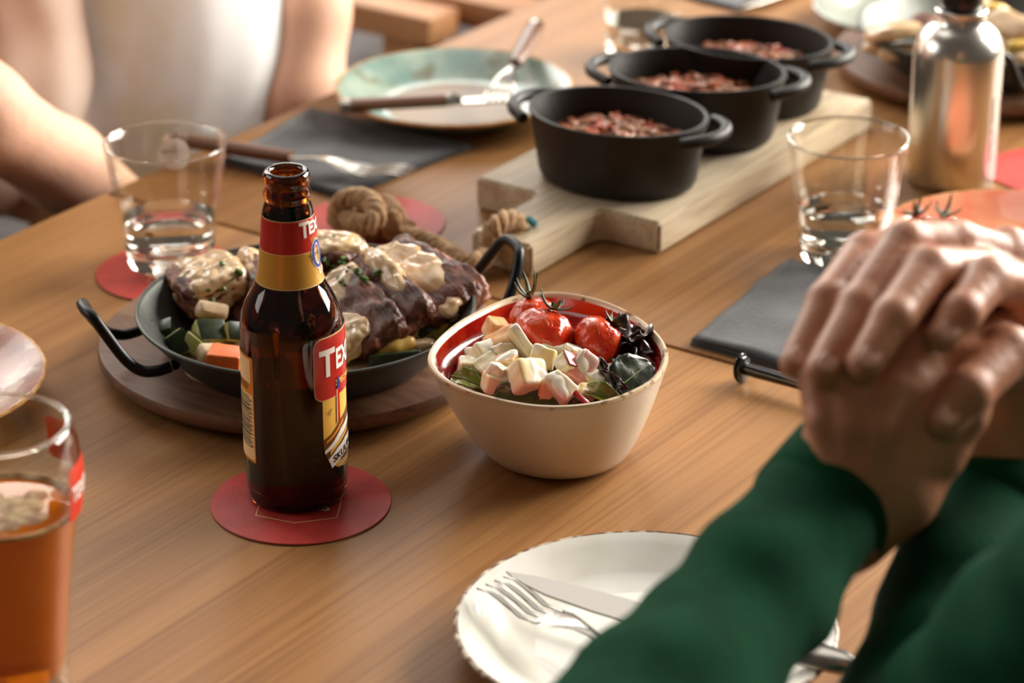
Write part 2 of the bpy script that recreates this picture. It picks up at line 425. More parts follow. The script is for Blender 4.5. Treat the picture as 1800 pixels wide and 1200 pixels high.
def ring2d(cx, cy, w, h, t, n=40):
    V, F = [], []
    for k in range(n):
        a = 2 * math.pi * k / n
        for s in (0, 1): V.append((cx + (w - t * s) * math.cos(a), cy + (h - t * s) * math.sin(a)))
    for k in range(n): j = (k + 1) % n; F.append((2 * k, 2 * j, 2 * j + 1, 2 * k + 1))
    return V, F
mesh('zero', *wrap(ring2d(0, .1578, .0058, .0092, .0036), brad, R(71), LAB + .0003), M_LWHITE, nl); mesh('zero', *wrap(ring2d(0, .1578, .0050, .0084, .0017), brad, R(71), LAB + .0006), M_LBLUE, nl)
wtext('ALCOHOL', .0022, R(45), .1580, M_LDARK, nl, .02); wtext('VRIJ', .0020, R(50), .1558, M_LDARK, nl, .02); wtext('0.0%', .0050, R(68), .1465, M_LWHITE, nl, .02)
# front label, on the right flank
def wpoly(nm, pts, m, par, off, step=.003): return mesh(nm, *wrap(grid_poly(pts, step), brad, 0, LAB + off), m, par)
r0 = .0305
def X(deg): return R(deg) * r0
fl_ = wpoly('front_label', [(X(37), .078), (X(37), .044), (X(39), .037), (X(44), .031), (X(56), .026), (X(75), .023), (X(100), .026), (X(118), .040), (X(118), .078)], M_LYEL, bt, 0)
fl_['label'] = 'beer label with red name panel and yellow lighthouse picture'
wpoly('name_border', rrect(X(96), .0400, .006, X(75), .0918), M_LCREAM, fl_, .0002)
wpoly('name_panel', rrect(X(94), .0388, .0055, X(75), .0918), M_LRED, fl_, .0004)
wtext('T', .0235, R(34), .0945, M_LWHITE, fl_, .03, .0007, sx=.80); wtext('EXELS', .0175, R(56.5), .0950, M_LWHITE, fl_, .03, .0007, sx=.70)
wtext('SPECIAALBIER', .0052, R(56), .0805, M_LYEL, fl_, .03, .0007)
wpoly('wave', [(X(37.3), .047), (X(48), .049), (X(62), .055), (X(90), .060), (X(118), .058), (X(118), .040), (X(100), .026), (X(44), .0312), (X(39), .037)], M_LBROWN, fl_, .0002)
wpoly('wave', [(X(37.5), .0395), (X(50), .0435), (X(64), .0495), (X(90), .054), (X(90), .050), (X(64), .0445), (X(50), .040), (X(38.2), .0375)], M_LWHITE, fl_, .0004)
wpoly('wave', [(X(40), .0455), (X(52), .0490), (X(70), .0555), (X(70), .0530), (X(52), .0470), (X(40), .0440)], M_LORANGE, fl_, .0004)
wpoly('wave', [(X(45), .0380), (X(55), .0420), (X(80), .0475), (X(80), .0455), (X(55), .0395), (X(45), .0360)], M_LYEL, fl_, .0005)
wpoly('lighthouse', [(X(57.5), .0765), (X(63), .0765), (X(63.5), .056), (X(57), .054)], M_LRED, fl_, .0004)
wpoly('lighthouse', [(X(57.8), .0765), (X(59), .0765), (X(58.6), .055), (X(57), .054)], M_LCREAM, fl_, .0005)
wpoly('lantern', [(X(57.8), .0765), (X(62.7), .0765), (X(62.3), .0820), (X(60.2), .0850), (X(58.2), .0820)], M_LBLUE, fl_, .0009)
mesh('gull', *wrap(join(tube([(X(43), .0640, 0), (X(46), .0612, 0), (X(48.5), .0655, 0)], .0003, 4)), brad, 0, LAB + .0004), M_LBROWN, fl_)
wpoly('banner', [(X(42), .0335), (X(56), .0385), (X(75), .042), (X(100), .0415), (X(100), .033), (X(75), .033), (X(58), .0300), (X(47), .0270)], M_LWHITE, fl_, .0006)
wtext('SKUUMKOPPE', .0062, R(49), .0320, M_LDARK, fl_, .02, .0008, tilt=.26)
wtext('ALCOHOLVRIJ', .0036, R(58), .0262, M_LWHITE, bt, .02, .0004, tilt=.2)
# back label, on the left flank
bl = wpoly('back_label', rrect(X(70), .068, .0012, X(-80), .0640), M_LORANGE, bt, 0); bl['label'] = 'orange back label with white barcode panel'
wpoly('barcode_panel', rrect(X(60), .0425, .0006, X(-76), .0530), M_LCREAM, bl, .0002)
wpoly('blank_panel', rrect(X(60), .0155, .0006, X(-79), .0890), M_LCREAM, bl, .0002)
rnd = random.Random(4); z = .0395
while z < .0725:
    h = rnd.choice((.0003, .0005, .0009)); wpoly('barcode_bar', [(X(-104), z), (X(-53), z), (X(-53), z + h), (X(-104), z + h)], M_LDARK, bl, .0004); z += h + rnd.choice((.0004, .0006, .0009))
for k, ch in enumerate('8712087000103'[:12]):
    v, f = text_vf(ch, .0032, .01, 'CENTER', .0016); wz = .0405 + k * .0027
    mesh('digit', *wrap(([(-p.y + X(-50.5), p.x + wz) for p in v], f), brad, 0, LAB + .0005), M_LDARK, bl, smooth=False)
for k in range(5): wpoly('small_print', [(X(-100), .0765 + k * .0011), (X(-56 + k % 3), .0765 + k * .0011), (X(-56 + k % 3), .0770 + k * .0011), (X(-100), .0770 + k * .0011)], M_LBROWN, bl, .0002)

# ------------------------------------------------------------------ round boards and iron pans
M_IRON = mat('iron_pan', (.26, .27, .255), .42, .6, col2=(.33, .34, .32), scale=30, bump=.08, bscale=160)
M_IROND = mat('iron_handle', (.06, .06, .06), .4, .5)
def round_board(c, label, r=.133, rz=0):
    t = thing('round_board', label, 'board', c, rz, 'round wooden boards under the pans')
    V, F = lathe([(0, .0), (r - .010, .0), (r - .004, .002), (r - .0005, .006), (r, .010), (r - .0012, .0128), (r - .003, .0135), (0, .0135)], 96)
    mesh('board', V, F, M_ROUND, t)
    mesh('foot_disc', *lathe([(0, -.004), (r - .04, -.004), (r - .04, 0)], 48), M_ROUND, t)
    return t
PAN_C = P(538, 538, .049); BRD_C = P(527, 588, .0175)
round_board((BRD_C.x, BRD_C.y, TZ + .004), 'round walnut board under the iron pan behind the beer bottle', rz=R(55))
def iron_pan(c, label, a_h, group='iron serving pans'):
    t = thing('serving_pan', label, 'pan', c, 0, group)
    h = .0315; r = .110
    pr = [(0, .0005), (.078, .0), (.084, .002), (.095, .014), (.1085, h - .0015), (.1098, h), (r, h + .0008), (.1086, h + .0012), (.1072, h - .001), (.0935, .0150), (.0825, .0042), (.077, .0025), (0, .0025)]
    mesh('pan_body', *lathe(pr, 128), M_IRON, t)
    rim = mesh('rolled_rim', *tube([(.1090 * math.cos(2 * math.pi * k / 96), .1090 * math.sin(2 * math.pi * k / 96), h + .0006) for k in range(96)], .0014, 8, True), M_IRON, t)
    for a in a_h:
        e = Vector((math.cos(a), math.sin(a), 0)); g = Vector((-math.sin(a), math.cos(a), 0)); z = Vector((0, 0, 1))
        pt = lambda ro, ta, zz: e * ro + g * ta + z * zz
        path = [pt(.099, .031, .018), pt(.108, .031, .0165), pt(.118, .030, .018), pt(.127, .026, .026), pt(.138, .019, .044), pt(.1425, .014, .0515), pt(.145, .006, .0530), pt(.145, -.006, .0525),
                pt(.1425, -.014, .0495), pt(.136, -.022, .036), pt(.126, -.029, .022), pt(.116, -.032, .0165), pt(.108, -.033, .0160), pt(.099, -.033, .018)]
        mesh('handle', *tube(smooth_path(path, 5), .0036, 10), M_IROND, t)
        for ta in (.031, -.033): mesh('rivet', *xf(lathe([(0, .002), (.003, .0015), (.004, 0), (.004, -.002)], 12), Matrix.Translation(pt(.0955, ta, .0195)) @ (e * -1).to_track_quat('Z', 'Y').to_matrix().to_4x4()), M_IROND, t)
    return t
PAN_O = Vector((PAN_C.x, PAN_C.y, TZ + .0175))
iron_pan(PAN_O, 'black iron serving pan of sauced beef slices behind the beer bottle', (R(21), R(201)))
# ------------------------------------------------------------------ beef in the pan
def meat_mat():
    m = mat('beef', (.40, .215, .135), .36, col2=(.28, .14, .085), scale=55, lo=.42, hi=.6, stretch=(.35, 1, 1), bump=.8, bscale=260, col3=(.56, .32, .23), scale3=90, lo3=.56, hi3=.72, sss=.05)
    return m
M_MEAT = meat_mat()
def coat(o, V, F, m, thick, mask, name='sauce', label=None, M3=None):
    # a film that follows the surface below it; where the mask is zero it stays just under that surface
    me = bpy.data.meshes.new(name); me.from_pydata([tuple(p) for p in V], [], [tuple(q) for q in F]); me.update()
    bm = bmesh.new(); bm.from_mesh(me); bmesh.ops.recalc_face_normals(bm, faces=bm.faces); bm.normal_update()
    out = []
    for v in bm.verts:
        w = mask(v.co, (M3 @ v.normal).normalized()); w = max(0, min(1, w)); w = w * w * (3 - 2 * w)
        out.append((v.co + v.normal * (thick * w - .0009), w))
    for v, (c, w) in zip(bm.verts, out): v.co = c
    dead = [f for f in bm.faces if all(out[v.index][1] <= 0 for v in f.verts)]
    bmesh.ops.delete(bm, geom=dead, context='FACES'); bm.to_mesh(me); bm.free()
    c = mobj(name, me, m, o, 'all')
    if label: c['label'] = label
    return c
M_MEATP = mat('beef_pink', (.62, .40, .31), .42, col2=(.46, .26, .19), scale=60, bump=.9, bscale=240, col3=(.25, .13, .10), scale3=70, lo3=.55, hi3=.62)
M_SAUCE = mat('cream_sauce', (.83, .71, .56), .22, col2=(.78, .64, .47), scale=45, coat=.4, sss=.1, bump=.15, bscale=60)
WORLD_V, WORLD_F = [], []
def collect(o):
    o_m = o.matrix_world if o.parent is None else o.parent.matrix_basis @ o.matrix_basis
    M_ = Matrix.LocRotScale(o.location, o.rotation_euler, o.scale) if o.parent is None else Matrix.LocRotScale(o.parent.location, o.parent.rotation_euler, o.parent.scale) @ Matrix.LocRotScale(o.location, o.rotation_euler, o.scale)
    k = len(WORLD_V); WORLD_V.extend([M_ @ v.co for v in o.data.vertices]); WORLD_F.extend([[i + k for i in p.vertices] for p in o.data.polygons])
def lump_box(sx, sy, sz, seed, rough=.0016, pw=5.5, n=13, fib=.0009):
    # superellipsoid slab with ragged, fibrous faces
    V, F = bmbox(1, 1, 1, 0, sub=n); out = []
    for p in V:
        q = p * 2; m_ = (abs(q.x) ** 8 + abs(q.y) ** 8 + abs(q.z) ** 8) ** (1 / 8); c = (abs(q.x) ** pw + abs(q.y) ** pw + abs(q.z) ** pw) ** (1 / pw)
        q = q / max(c, 1e-6) * max(abs(q.x), abs(q.y), abs(q.z))
        r = Vector((q.x * sx / 2, q.y * sy / 2, q.z * sz / 2))
        s = Vector((seed * 3.1, seed * 1.7, 0)); d = noise.noise(r * 70 + s) * rough * 1.6 + noise.noise(r * 190 + s) * rough
        d += noise.noise(Vector((r.x * 90, r.y * 420, r.z * 420)) + s) * fib
        nrm = q.normalized(); bend = Vector((0, 0, -(r.x ** 2) * 1.5))
        out.append(r + nrm * d + bend)
    return out, F
def meat(label, c, size, yw, tilt, pitch=0, seed=1, m=None, sauce=None, group='beef slices in the pan behind the bottle'):
    V_, F_ = lump_box(*size, seed, n=22); o = mesh('beef_slice', V_, F_, m or M_MEAT, None, smooth='all', loc=c, rot=(R(tilt), R(pitch), R(yw)))
    if sauce:
        M3 = o.rotation_euler.to_matrix()
        for k, (cx, cy, rx, ry, lb) in enumerate(sauce):    # in slice coordinates, as fractions of its half size
            def mk(co, n_):
                u = math.hypot((co.x / size[0] * 2 - cx) / rx, (co.y / size[1] * 2 - cy) / ry)
                return (1.05 - u) * 2.6 + noise.noise(co * 60 + Vector((seed, k, 0))) * 1.5 + noise.noise(co * 150 + Vector((seed, k, 0))) * .4 + min(0, n_.z - .1) * 1.6 - .2
            coat(o, V_, F_, M_SAUCE, .0028, mk, 'sauce_coat', lb, M3)
    tag(o, label, 'meat', group); collect(o); return o
W_ = 'cream sauce'
meat('thick beef slice under a cream sauce blanket at the left of the pan', P(362, 500, .044), (.054, .046, .026), -62, 12, -4, 1, M_MEATP, [(.10, .05, 1.35, 1.15, W_)])
meat('dark beef slice standing on edge just left of the bottle neck', P(440, 510, .043), (.064, .042, .015), -62, 50, 0, 2, None, [(-.8, .4, .7, .8, W_)])
meat('beef slice hidden behind the bottle neck', P(508, 500, .042), (.064, .040, .015), -64, 42, 0, 3)
meat('dark beef slice with a small sauce drop, right of the bottle shoulder', P(625, 545, .046), (.078, .042, .015), -60, 36, 8, 4, None, [(-.75, -.2, .55, 1.2, W_)])
meat('beef slice with ragged fibres in the middle of the right heap', P(672, 520, .050), (.084, .040, .016), -58, 44, 8, 5, None, [(-.35, .75, .8, .45, W_)])
meat('broad beef slice covered with cream sauce near the pan right side', P(732, 492, .050), (.092, .048, .017), -52, 22, 5, 6, None, [(-.12, .05, 1.35, .85, W_)])
meat('pink edged beef slice at the right end of the pan', P(780, 500, .044), (.064, .036, .018), -48, 26, 8, 7, M_MEATP)
meat('short beef end piece under sauce beside the bottle label', P(606, 592, .036), (.036, .032, .017), -66, 22, 4, 8, None, [(.2, .1, 1.3, 1.3, W_)])
meat('small ragged beef piece below the sauced slice, near the carrot dice', P(728, 552, .036), (.040, .026, .018), -40, 10, 0, 9, None, [(-.2, .3, .5, .5, W_)])
meat('beef lump at the back of the pan topped with sauce and chives', P(588, 452, .050), (.040, .034, .024), -20, 5, 0, 10, None, [(0, 0, 1.3, 1.3, W_)])
for o in bpy.data.objects:
    if o.name.startswith('pan_body'): collect(o)
BVH = BVHTree.FromPolygons(WORLD_V, WORLD_F)
V, F = [(0, 0, .0052)], []; n = 120
for ring in range(1, 13):
    for k in range(n):
        a = 2 * math.pi * k / n; r = .0845 * ring / 12 * (1 + (.05 * noise.noise(Vector((math.cos(a) * 2.5, math.sin(a) * 2.5, 2)))) * (ring / 12) ** 2)
        x, y = r * math.cos(a), r * math.sin(a); V.append((x, y, .0052 + noise.noise(Vector((x * 60, y * 60, 1))) * .0007 - (.0016 if ring == 12 else 0)))
for k in range(n): F.append((0, 1 + k, 1 + (k + 1) % n))
for ring in range(11):
    for k in range(n): a, b = 1 + ring * n, 1 + (ring + 1) * n; F.append((a + k, b + k, b + (k + 1) % n, a + (k + 1) % n))
o = mesh('sauce_pool', V, F, M_SAUCE, None, 'all', PAN_O); tag(o, 'thin cream sauce pool on the pan floor between meat and front rim', 'sauce')
# vegetables and mushrooms in the pan
M_ZUC = mat('zucchini_flesh', (.74, .72, .48), .35, col2=(.66, .66, .36), scale=80, sss=.1); M_ZSKIN = mat('zucchini_skin', (.10, .14, .07), .3, col2=(.18, .24, .10), scale=90)
M_CAR = mat('carrot', (.88, .42, .10), .35, col2=(.82, .35, .06), scale=60, sss=.1); M_POT = mat('potato', (.82, .68, .34), .38, col2=(.74, .57, .22), scale=50, sss=.1)
M_MUSH = mat('mushroom', (.84, .74, .60), .35, col2=(.72, .58, .42), scale=60, sss=.1)
def dice(name, label, c, s, rot, m, cat, group, skin=None, jit=.0014, bev=.0016, seed=0):
    o = thing(name, label, cat, c, 0, group); o.rotation_euler = tuple(R(a) for a in rot)
    mesh('flesh', *bmbox(*s, bev, 3, jit=jit, seed=seed), m, o)
    if skin is not None:
        v, f = bmbox(s[0] * .98, s[1] * .98, .0016, .0006); mesh('skin', [(p.x, p.y, p.z + s[2] / 2 + .0001) for p in v], f, skin, o)
    return o
g = 'diced vegetables in the pan behind the bottle'
dice('carrot_dice', 'bright orange carrot dice at the pan front, left of the bottle', P(398, 632, .031), (.021, .017, .013), (4, 3, -12), M_CAR, 'carrot', g, seed=1)
dice('carrot_dice', 'small orange red carrot dice at the right under the beef', P(756, 572, .028), (.010, .009, .011), (10, 0, 20), M_CAR, 'carrot', g, seed=2)
dice('carrot_dice', 'shaded dark orange carrot dice beside the pale zucchini piece', P(733, 585, .026), (.011, .010, .010), (0, 12, 50), M_CAR, 'carrot', g, seed=3)
dice('zucchini_piece', 'pale zucchini wedge with dark skin under the left sauced slice', P(367, 586, .032), (.019, .015, .012), (40, 12, 30), M_ZUC, 'zucchini', g, M_ZSKIN, seed=4)
dice('zucchini_piece', 'green zucchini round leaning at the pan front left', P(318, 604, .029), (.014, .015, .010), (50, -30, 20), M_ZUC, 'zucchini', g, M_ZSKIN, seed=5)
dice('zucchini_piece', 'zucchini chunk with yellow green flesh near the left pan rim', P(345, 608, .028), (.015, .013, .011), (-30, 25, -30), M_ZUC, 'zucchini', g, M_ZSKIN, seed=6)
dice('zucchini_piece', 'dark skinned zucchini piece against the left pan wall', P(292, 582, .031), (.012, .012, .010), (15, -20, 0), M_ZSKIN, 'zucchini', g, M_ZSKIN, seed=7)
dice('zucchini_piece', 'zucchini cube with green skin close to the bottle shoulder', P(408, 584, .031), (.014, .012, .011), (60, 20, 40), M_ZUC, 'zucchini', g, M_ZSKIN, seed=8)
dice('zucchini_piece', 'flat zucchini slice with dark rind at the pan front right', P(693, 634, .027), (.034, .012, .005), (62, 0, 8), M_ZSKIN, 'zucchini', g, seed=9)
dice('zucchini_piece', 'pale zucchini cube with dark rind right of the potato', P(747, 588, .028), (.012, .011, .012), (20, -25, 30), M_ZUC, 'zucchini', g, M_ZSKIN, seed=10)
dice('zucchini_piece', 'yellow green zucchini wedge at the right end of the pan', P(776, 582, .029), (.014, .011, .014), (20, 30, 60), mat('zucchini_yellow', (.62, .58, .22), .35, sss=.1), 'zucchini', g, seed=11)
dice('mushroom_piece', 'white mushroom quarter coated with sauce beside the carrot', P(372, 622, .028), (.018, .012, .012), (20, 10, 30), M_MUSH, 'mushroom', g, seed=12, bev=.004)
dice('mushroom_piece', 'curled mushroom slice hanging from the left sauced beef', P(372, 548, .042), (.020, .010, .012), (30, 20, 10), M_MUSH, 'mushroom', g, seed=13, bev=.004)
po = mesh('potato_wedge', *lump_box(.030, .019, .016, 21, rough=.0008, pw=2.4, n=8, fib=0), M_POT, None, 'all', P(694, 606, .031), (R(20), R(-8), R(38))); tag(po, 'yellow potato wedge below the ragged beef fibres', 'potato', g)
po = mesh('sauced_potato', *lump_box(.020, .014, .010, 22, rough=.0008, pw=2.4, n=8, fib=0), M_SAUCE, None, 'all', P(742, 608, .028), (0, 0, R(20))); tag(po, 'small sauce coated potato piece at the pan front right', 'potato', g)
M_CHIVE = mat('chive', (.30, .42, .12), .4, col2=(.20, .32, .08), scale=80)
cv = bpy.data.meshes.new('chive'); _v, _f = tube([(0, 0, -.0016), (0, 0, .0016)], .0012, 8); cv.from_pydata([tuple(p) for p in _v], [], _f); cv.materials.append(M_CHIVE)
rnd = random.Random(11)
chpx = [(603, 453), (600, 462), (608, 466), (614, 470), (626, 475), (632, 479), (636, 484), (595, 488), (600, 494), (663, 478), (661, 484), (584, 417), (570, 456), (576, 462), (588, 470), (392, 464), (410, 490),
        (366, 510), (372, 528), (392, 508), (420, 478), (324, 588), (364, 616), (330, 598), (350, 600), (560, 470), (583, 476), (612, 478), (640, 490), (604, 500)]
for x, y in chpx:
    base = P(x, y, .0); cam_p = cam.location
    d = (base - cam_p).normalized(); hit = BVH.ray_cast(cam_p, d)
    p = (hit[0] - d * .003) if hit[0] else P(x, y, .03)
    o = bpy.data.objects.new('chive_bit', cv); link(o); o.location = p; o.rotation_euler = (rnd.uniform(.8, 2.2), rnd.uniform(-.6, .6), rnd.uniform(0, 6)); s = rnd.uniform(.8, 1.5); o.scale = (s, s, s * 1.2)
    tag(o, 'tiny green chive bit sprinkled over the sauced beef', 'herb', 'chive bits on the beef')

# ------------------------------------------------------------------ salad bowl
rim_px = [(752, 638), (762, 607), (800, 572), (850, 544), (900, 524), (950, 516), (1005, 518), (1060, 531), (1110, 553), (1150, 582), (1172, 612), (1173, 640), (1152, 670), (1110, 694), (1060, 710), (1000, 718), (940, 717), (880, 707), (820, 690), (775, 668)]
BO = P(985, 796); rimw = [P(x, y, .066) for x, y in rim_px]
bowl = thing('salad_bowl', 'tilted cream bowl with red inside holding tomato salad', 'bowl', BO)
rc = smooth_path([p - BO for p in rimw], 6, True); NR = len(rc)
rcc = sum(rc, Vector()) / NR
def bowl_layer(specs):                      # specs: (base radius, s, z, inset)
    V, F = [], []
    for br, s, z, ins in specs:
        for k, p in enumerate(rc):
            q = Vector((p.x - rcc.x, p.y - rcc.y, 0)); L_ = q.length; dirv = q / L_
            b = dirv * br; o = q - dirv * ins; w = b.lerp(o, s); cen = Vector((rcc.x, rcc.y, 0)) * s
            V.append((w.x + cen.x, w.y + cen.y, z))
    for i in range(len(specs) - 1):
        for k in range(NR): F.append((i * NR + k, i * NR + (k + 1) % NR, (i + 1) * NR + (k + 1) % NR, (i + 1) * NR + k))
    return V, F
HB = .066
M_BOUT = mat('bowl_cream_glaze', (.84, .80, .72), .28, col2=(.81, .76, .67), scale=20, coat=.3)
M_BRIM = mat('bowl_rim_glaze', (.80, .72, .60), .28, col2=(.46, .30, .18), scale=90, lo=.56, hi=.66, stretch=(1, 1, 2.5), coat=.3)
M_BIN = mat('bowl_red_glaze', (.54, .05, .04), .16, col2=(.64, .16, .06), scale=26, lo=.5, hi=.7, coat=.6, col3=(.20, .06, .05), scale3=150, lo3=.62, hi3=.66)
M_BINW = mat('bowl_inner_rim_glaze', (.70, .18, .08), .14, col2=(.56, .08, .05), scale=40, lo=.42, hi=.58, coat=.6, col3=(.25, .18, .16), scale3=120, lo3=.64, hi3=.68)
sp = [(.002, 0, .0015, 0), (.030, 0, .0015, 0), (.033, 0, 0, 0), (.036, 0, .0008, 0)] + [(.037, t ** .62, HB * t, 0) for t in [i / 16 for i in range(1, 16)]] + [(.037, 1 - .012, HB * .975, 0)]
v, f = bowl_layer(sp); f.append(list(range(NR))); mesh('outer_wall', v, f, M_BOUT, bowl)
v, f = bowl_layer([(.037, 1 - .012, HB * .975, 0), (.037, 1.0, HB * .985, 0), (.037, 1.004, HB * .995, 0), (.037, 1, HB + .0012, .0004), (.037, 1, HB + .0016, .0018), (.037, 1, HB + .0008, .0034), (.037, 1, HB - .001, .0044)]); mesh('rim', v, f, M_BRIM, bowl)
v, f = bowl_layer([(.037, 1, HB - .001, .0044), (.036, .985, HB - .005, .0048), (.035, .965, HB - .009, .005)]); mesh('inner_rim_band', v, f, M_BINW, bowl)
v, f = bowl_layer([(.035, .965, HB - .009, .005)] + [(.034, (t ** .62) * 1.0, .004 + HB * t * .94, .0055) for t in [.82, .7, .6, .5, .4, .3, .2, .1, .03]] + [(.002, 0, .005, 0)]); mesh('inner_wall', v, f, M_BIN, bowl)
# salad bed under the pieces
M_BED = mat('lettuce_bed', (.30, .34, .14), .45, col2=(.55, .50, .35), scale=70, bump=.5, bscale=120)
v, f = bowl_layer([(.034, .80, .040, .006), (.030, .6, .046, .01), (.02, .35, .049, .01), (.004, .02, .050, 0)])
v = [(p[0], p[1], p[2] + noise.noise(Vector(p) * 120) * .003) for p in v]
o = mesh('dressed_lettuce_bed', v, f, M_BED, None, loc=BO); tag(o, 'shredded dressed lettuce under the salad pieces in the bowl', 'salad', kind='stuff')
# tomatoes
def tom_mat():
    m = mat('roasted_tomato', (.84, .28, .08), .2, col2=(.74, .14, .05), scale=45, lo=.4, hi=.62, coat=.5, sss=.12, col3=(.86, .42, .16), scale3=60, lo3=.58, hi3=.75)
    t = m.node_tree; N = t.nodes; L = t.links
    tc = N.new('ShaderNodeTexCoord'); mp = N.new('ShaderNodeMapping'); mp.inputs['Scale'].default_value = (1, 1, .35); L.new(tc.outputs['Object'], mp.inputs[0])
    w = N.new('ShaderNodeTexNoise'); w.inputs['Scale'].default_value = 150; w.inputs['Detail'].default_value = 3; w.inputs['Distortion'].default_value = 1.2; L.new(mp.outputs[0], w.inputs[0])
    b = N.new('ShaderNodeBump'); b.inputs['Strength'].default_value = .55; b.inputs['Distance'].default_value = .003; L.new(w.outputs[0], b.inputs['Height']); L.new(b.outputs[0], N['Principled BSDF'].inputs['Normal'])
    return m
M_TOM = tom_mat(); M_CAL = mat('calyx_green', (.20, .22, .12), .5, col2=(.32, .34, .18), scale=120)
def calyx(par, top, n, L_, seed, lift, dirv=(0, 0, 1)):
    r_ = random.Random(seed); vs = []
    for k in range(n):
        a = 2 * math.pi * k / n + r_.uniform(-.3, .3); l = L_ * r_.uniform(.75, 1.2); up = lift * r_.uniform(.4, 1.2)
        e = Vector((math.cos(a), math.sin(a), 0)); tw = r_.uniform(-.5, .5)
        pts = [Vector((0, 0, 0)), e * l * .4 + Vector((0, 0, up * l * .25)), e * l * .75 + Vector((0, 0, up * l * .7)), e * l * .9 + Vector((-e.y, e.x, 0)) * tw * l * .4 + Vector((0, 0, up * l * 1.2))]
        vs.append(tube(smooth_path(pts, 4), lambda t: .0022 * (1 - t) ** .7 + .0002, 6, flat=.5))
    vs.append(tube([(0, 0, -.001), (.0004, 0, .004)], .0012, 6))
    q = Vector(dirv).to_track_quat('Z', 'Y').to_matrix().to_4x4()
    return mesh('calyx', *xf(join(*vs), Matrix.Translation(top) @ q), M_CAL, par)
def tomato(label, c, r, seed, tilt, group, n=6, L_=.013, lift=.9, sq=.95):
    t = thing('cherry_tomato', label, 'tomato', c, 0, group)
    V, F = lathe([(0, -r * sq)] + [(r * math.cos(R(a)), r * sq * math.sin(R(a)) * (1 - .08 * (a > 60))) for a in range(-80, 90, 8)] + [(0, r * sq * .86)], 40)
    out = []
    for p in V:
        q = Vector(p); a = math.atan2(q.y, q.x)
        d = noise.noise(q * 75 + Vector((seed, 0, 0))) * r * .10 + math.sin(a * 7 + seed) * r * .02 * abs(noise.noise(q * 60)) + noise.noise(Vector((a * 3.5, q.z * 60, seed))) * r * .06
        out.append(q + q.normalized() * d)
    q = Vector(tilt).to_track_quat('Z', 'Y').to_matrix().to_4x4()
    mesh('flesh', *xf((out, F), q), M_TOM, t, smooth='all')
    calyx(t, Vector(tilt).normalized() * r * .90, n, L_, seed, lift, tilt); return t
g = 'roasted cherry tomatoes in the salad bowl'
tomato('wrinkled cherry tomato at the back of the salad, calyx standing upright', P(936, 560, .066), .0150, 3, (-.15, .25, 1), g, 6, .0095, 1.5)
tomato('largest wrinkled cherry tomato in the middle of the salad with curling stalk', P(957, 588, .066), .0188, 8, (.30, .30, 1), g, 5, .013, .7, .88)
tomato('wrinkled cherry tomato on the right of the salad beside dark leaves', P(1050, 600, .063), .0162, 5, (.9, .45, .8), g, 6, .010, .5, .92)
# dressed cubes and fruit
M_CUBE = mat('dressed_apple', (.89, .84, .68), .3, col2=(.93, .90, .80), scale=50, sss=.12, coat=.25, bump=.1, bscale=90)
M_CHEE = mat('pale_cheese', (.90, .80, .57), .36, col2=(.93, .88, .76), scale=45, sss=.12); M_PEACH = mat('peach_cube', (.91, .64, .38), .3, col2=(.94, .83, .66), scale=50, sss=.12)
M_PINKC = mat('pink_radish', (.86, .55, .50), .3, col2=(.92, .82, .76), scale=60, sss=.12); M_SKIN = mat('red_apple_skin', (.56, .07, .08), .25, coat=.3)
g = 'dressed salad cubes in the bowl'
S14 = (.0150, .0140, .0125)
M_DRES = mat('white_dressing', (.93, .90, .83), .25, coat=.4, sss=.08)
def cube(label, x, y, z, s, rot, m, sd, skin=None, dress=.1):
    o = thing('salad_cube', label, 'salad', P(x, y, z), 0, g); o.rotation_euler = tuple(R(a) for a in rot)
    V, F = lump_box(*s, sd + 60, .0005, 8, 11, 0); V = [Vector((p[0] * (1 + .10 * math.sin(sd * 3.3 + p[2] * 120)), p[1] * (1 + .12 * math.cos(sd * 1.9 + p[0] * 110)), p[2] + p[0] * .12 * math.sin(sd * 5.1))) for p in V]
    mesh('flesh', V, F, m, o, 'all')
    if skin is not None:
        v, f = bmbox(s[0] * .96, s[1] * .96, .0016, .0006); mesh('skin', [(p.x, p.y, p.z + s[2] / 2 + .0004) for p in v], f, skin, o)
    else:
        M3 = o.rotation_euler.to_matrix()
        coat(o, V, F, M_DRES, .0016, lambda co, n_: dress + n_.z * .35 + noise.noise(co * 95 + Vector((sd * 7.7, 0, 0))) * 1.3, 'dressing', None, M3)
    return o
cube('orange peach cube at the top left of the salad, against the red wall', 873, 578, .068, (.014, .013, .013), (10, 12, 20), M_PEACH, 1, None, -.5)
cube('long orange peach chunk touching the tomatoes on the left', 884, 600, .066, (.022, .014, .012), (15, -18, 25), M_PEACH, 2, None, -.2)
cube('white dressed cube under the orange chunk', 855, 622, .062, (.020, .013, .013), (25, 10, 40), M_CUBE, 3)
cube('white dressed cube between orange chunk and yellow cheese', 884, 622, .062, (.017, .012, .012), (-30, 25, 50), M_CUBE, 4)
cube('cream cube nearest the left inner red wall', 828, 646, .058, (.017, .012, .012), (5, 6, 8), M_CUBE, 5)
cube('cream cube just right of the leftmost cube', 858, 645, .059, (.015, .012, .011), (20, -20, 35), M_CUBE, 6)
cube('pale cube near the front left above green lettuce', 870, 675, .057, (.016, .014, .012), (-8, 12, 12), M_CHEE, 7)
cube('small white cube stacked on the front left cube', 874, 656, .063, (.011, .011, .011), (15, 20, 60), M_CUBE, 8)
cube('pinkish orange cube in the middle of the left pile', 889, 638, .063, (.017, .011, .010), (12, -12, -18), M_PEACH, 9)
cube('large pale yellow cheese cube at the centre front', 929, 662, .064, (.019, .018, .015), (38, 18, 32), M_CHEE, 10)
